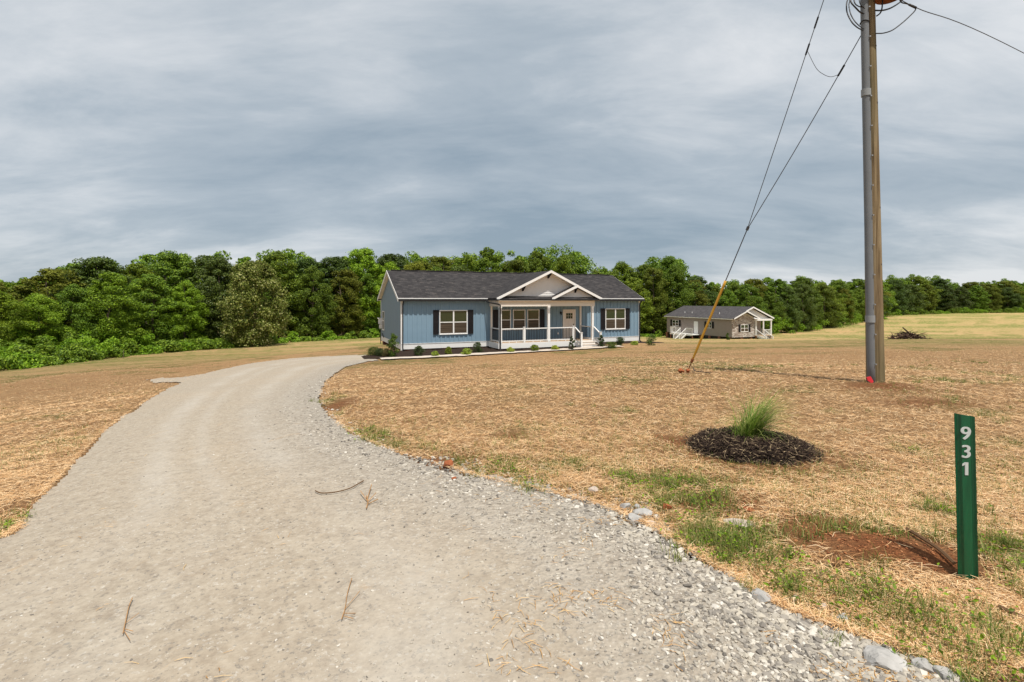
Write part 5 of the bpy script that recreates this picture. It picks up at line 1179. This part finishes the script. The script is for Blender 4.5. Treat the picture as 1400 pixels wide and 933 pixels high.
# weeds and grass
BL = [(p[0], p[1], p[2] * 1.0, p[3], p[4]) for p in GREEN]
WX, WY = [], []
WP = [(455, 543, 12, 6, 1000, 0.09), (478, 582, 8, 4, 200, 0.08), (497, 588, 16, 5, 700, 0.1), (520, 597, 16, 5, 900, 0.11), (545, 603, 16.1, 4.4, 870, 0.09), (600, 612, 11.5, 3.3, 174, 0.08), (650, 641, 13.8, 5.5, 580, 0.09), (695, 640, 25.3, 9.9, 1305, 0.1), (722, 657, 18.4, 7.7, 725, 0.1), (765, 640, 34.5, 8.8, 1305, 0.08), (800, 634, 27.6, 8.8, 1015, 0.08), (745, 660, 25.3, 5.5, 580, 0.08), (835, 644, 23.0, 7.7, 725, 0.08), (880, 668, 29.9, 9.9, 1305, 0.11), (925, 664, 29.9, 9.9, 2030, 0.13), (915, 682, 27.6, 8.8, 725, 0.09), (965, 690, 27.6, 13.2, 1450, 0.11), (955, 735, 32.2, 11.0, 1740, 0.13), (1000, 742, 29.9, 12.1, 2465, 0.14), (1025, 735, 18.4, 11.0, 725, 0.12), (985, 762, 34.5, 8.8, 1015, 0.11), (1040, 768, 16.1, 8.8, 435, 0.1), (1083, 765, 14, 10, 500, 0.12), (1070, 800, 26, 10, 700, 0.11), (1120, 795, 39.6, 16.8, 550, 0.12), (1165, 805, 44.0, 19.2, 700, 0.13), (1205, 815, 37.4, 19.2, 750, 0.15), (1130, 822, 44.0, 12.0, 400, 0.1), (1240, 840, 66.0, 24.0, 900, 0.13), (1310, 850, 66.0, 31.2, 1100, 0.13), (1370, 860, 55.0, 48.0, 1000, 0.13), (1300, 895, 77.0, 26.4, 1100, 0.12), (1380, 905, 66.0, 28.8, 1100, 0.12), (1180, 845, 44.0, 14.4, 350, 0.1), (1290, 700, 20, 8, 650, 0.14), (1385, 770, 30, 26, 1300, 0.16), (1390, 745, 20, 16, 500, 0.14), (1372, 800, 22.0, 16.8, 250, 0.13), (1245, 612, 12, 4, 250, 0.1), (1350, 570, 30, 6, 500, 0.09), (1300, 520, 30, 5, 1200, 0.09), (1262, 523, 12, 4, 400, 0.09), (1370, 512, 30, 6, 1000, 0.09), (1335, 605, 20, 6, 200, 0.08), (1385, 600, 20, 6, 260, 0.09), (1010, 503, 40, 5, 1800, 0.08), (1050, 500, 30, 4, 1000, 0.08), (858, 558, 10, 3, 400, 0.07), (830, 560, 8, 3, 90, 0.07), (720, 578, 16, 4, 140, 0.06), (935, 560, 10, 4, 90, 0.08), (1090, 532, 10, 3, 180, 0.08), (1140, 560, 8, 3, 90, 0.1), (5, 718, 13.8, 17.6, 1015, 0.1), (10, 700, 11.5, 8.8, 290, 0.08), (60, 580, 60, 8, 300, 0.05), (90, 600, 46.0, 5.5, 362, 0.05), (870, 519, 40, 4, 800, 0.07), (1330, 545, 40, 8, 480, 0.08), (1210, 715, 14, 6, 30, 0.16), (1345, 700, 8, 10, 30, 0.2), (1150, 742, 8, 4, 60, 0.1), (960, 497, 30, 3, 900, 0.08), (1090, 498, 30, 3, 500, 0.07), (760, 528, 50, 4, 400, 0.06), (860, 514, 40, 3, 600, 0.07), (690, 560, 40, 5, 200, 0.06), (640, 575, 30, 4, 160, 0.06), (800, 550, 40, 4, 260, 0.06), (1180, 560, 20, 4, 100, 0.07), (1230, 500, 40, 3, 500, 0.07), (1330, 495, 50, 3, 700, 0.07), (1390, 520, 40, 5, 900, 0.09), (1300, 545, 20, 3, 300, 0.08), (1000, 540, 30, 4, 160, 0.07), (1200, 595, 20, 5, 80, 0.08), (1300, 590, 30, 6, 140, 0.08), (1380, 640, 20, 8, 140, 0.1), (470, 562, 10, 4, 200, 0.09), (580, 606, 14, 3, 250, 0.08), (630, 632, 14, 4, 300, 0.09), (850, 655, 20, 6, 600, 0.1), (900, 690, 16, 6, 500, 0.1), (940, 712, 20, 8, 600, 0.1), (1060, 775, 20, 8, 500, 0.1), (1090, 800, 24, 8, 500, 0.1), (50, 572, 40, 3, 300, 0.05), (120, 560, 60, 4, 300, 0.05), (60, 598, 30, 3, 200, 0.05)]
VV, FF, off = [], [], 0
for (px, py, rx, ry, n, h_) in WP:
    x0, y0, _ = at(px, py); rxw = rx / 700 * y0; ryw = ry * y0 / (py - HOR); n = int(n * .50)
    # clumps inside the patch
    nc = max(3, n // 38); cxk = rg.normal(0, .72, nc); cyk = rg.normal(0, .72, nc); ci = rg.integers(0, nc, n)
    sp_ = rg.uniform(.016, .05, n)
    X = x0 + cxk[ci] * rxw + rg.normal(0, 1, n) * sp_; Y = y0 + cyk[ci] * ryw + rg.normal(0, 1, n) * sp_; z, d = surf(X, Y)
    V, F_ = blades(n, X, Y, z - .004, h_ * .72 * (.7 + .6 * rg.random(nc))[ci], .0042 * max(1, y0 / 7), rg, .5, .45, None, 3); VV.append(V); FF.append(F_ + off); off += len(V)
# sparse sprouts everywhere on the lawn
X, Y = screen_scatter(15000, 3, 45); z, d = surf(X, Y); pn = vnoise(X, Y, .5, 71) * .6 + vnoise(X, Y, 1.7, 72) * .4 + .5; keep = (d > .1) & (rg.random(len(X)) < np.clip((pn - .56) * 6, 0, 1)); X, Y, z = X[keep], Y[keep], z[keep]
X = np.repeat(X, 6) + rg.normal(0, .03, len(X) * 6); Y = np.repeat(Y, 6) + rg.normal(0, .03, len(Y) * 6); z = np.repeat(z, 6)
V, F_ = blades(len(X), X, Y, z - .004, .055, .005 * np.clip(Y / 8, 1, 3), rg, .5, .4, None, 3); VV.append(V); FF.append(F_ + off); off += len(V)
o = mesh_obj("weeds", np.vstack(VV), np.vstack(FF), M['weeds']); tag(o, "patchy green grass and weeds along the driveway edge and in the lawn", "weeds", kind="stuff")
# broad-leaved weeds among the grass
Pc, Nn = [], []
for (px, py, rx, ry, n, h_) in WP:
    if h_ < .10: continue
    x0, y0, _ = at(px, py); m_ = int(n * .08); rxw = rx / 700 * y0; ryw = ry * y0 / (py - HOR); X = x0 + rg.normal(0, .6, m_) * rxw; Y = y0 + rg.normal(0, .6, m_) * ryw; z, d = surf(X, Y)
    Pc.append(np.stack([X, Y, z + rg.uniform(.01, h_ * .5, m_)], 1)); Nn.append(rg.normal(0, .5, (m_, 3)) + np.array([0, 0, 1]))
Pc = np.vstack(Pc); V = leaf_quads(Pc, np.vstack(Nn), .024, rg, .5); o = mesh_obj("weed_leaves", V, quads(len(Pc)), LEAF['bright']); tag(o, "small broad weed leaves among the grass by the gravel", "weeds", kind="stuff")
# soil crumbs and twigs
X, Y = screen_scatter(60000, 2.2, 12); z, d = surf(X, Y); cp = blobs(X, Y, CLAY); keep = (d > 0) & (rg.random(len(X)) < cp * .95 + .03); X, Y, z = X[keep], Y[keep], z[keep]
S_ = .003 + .011 * rg.random(len(X)) ** 5; V, F_ = stones(X, Y, z + S_ * .3, S_, rg); M['crumb'] = island_mat("red_soil_crumbs", [(0, (.16, .06, .03)), (.5, (.30, .115, .05)), (1, (.40, .19, .09))], .95, .05)
o = mesh_obj("soil_crumbs", V, F_, M['crumb']); tag(o, "crumbled red clay soil on the bare patches", "soil", kind="stuff")
def twig(pts, r, label, mt='drybits', branches=()):
    P3 = []
    for (px, py) in pts: x, y, z = at(px, py); P3.append((x, y, float(surf(np.array([x]), np.array([y]))[0][0]) + .012 + r))
    b = MB(); b.tube(curve_pts(P3, 5), r, 5)
    for br in branches:
        Q3 = []
        for (px, py, up) in br: x, y, z = at(px, py); Q3.append((x, y, float(surf(np.array([x]), np.array([y]))[0][0]) + .01 + up))
        b.tube(Q3, r * .7, 4)
    return tag(b.build("twig", M[mt]), label, "twig")
M['orange_twig'] = varied("orange_dead_stem", (.34, .19, .08), .3, 10, .85)
twig([(431, 674), (440, 677), (460, 676), (478, 671), (490, 665), (497, 661)], .0045, "long curved dark twig on the driveway left of centre")
twig([(501, 699), (503, 690), (501, 682)], .0045, "orange dead plant stem lying on the driveway near centre", 'orange_twig', [[(502, 690, 0), (514, 681, .02)], [(502, 688, 0), (493, 678, .02)], [(502, 686, 0), (508, 671, .03)], [(503, 692, 0), (517, 688, .01)]])
twig([(168, 872), (172, 855), (176, 835), (181, 822)], .0022, "thin green-brown weed stem on the driveway at the lower left", 'orange_twig', [[(170, 865, 0), (182, 871, .01)], [(172, 858, 0), (190, 845, .005)], [(170, 868, 0), (178, 882, .005)]])
twig([(467, 852), (472, 835), (475, 815), (481, 795)], .0022, "thin weed stem on the driveway below centre", 'orange_twig', [[(470, 842, 0), (486, 846, .01)], [(472, 836, 0), (492, 815, .01)], [(470, 846, 0), (483, 852, .005)]])
twig([(1240, 738), (1262, 752), (1285, 765), (1305, 778)], .010, "dark rotting stick in the soil left of the address post")
twig([(1365, 832), (1385, 840), (1405, 846)], .012, "dark stick at the right frame edge below the address post")
x, y, z = at(169, 490); b = MB(); b.tube([(x, y, z), (x, y, z + .75)], .02, 6); tag(b.build("survey_stake", M['bark']), "thin survey stake in the grass near the scrub at left", "stake")
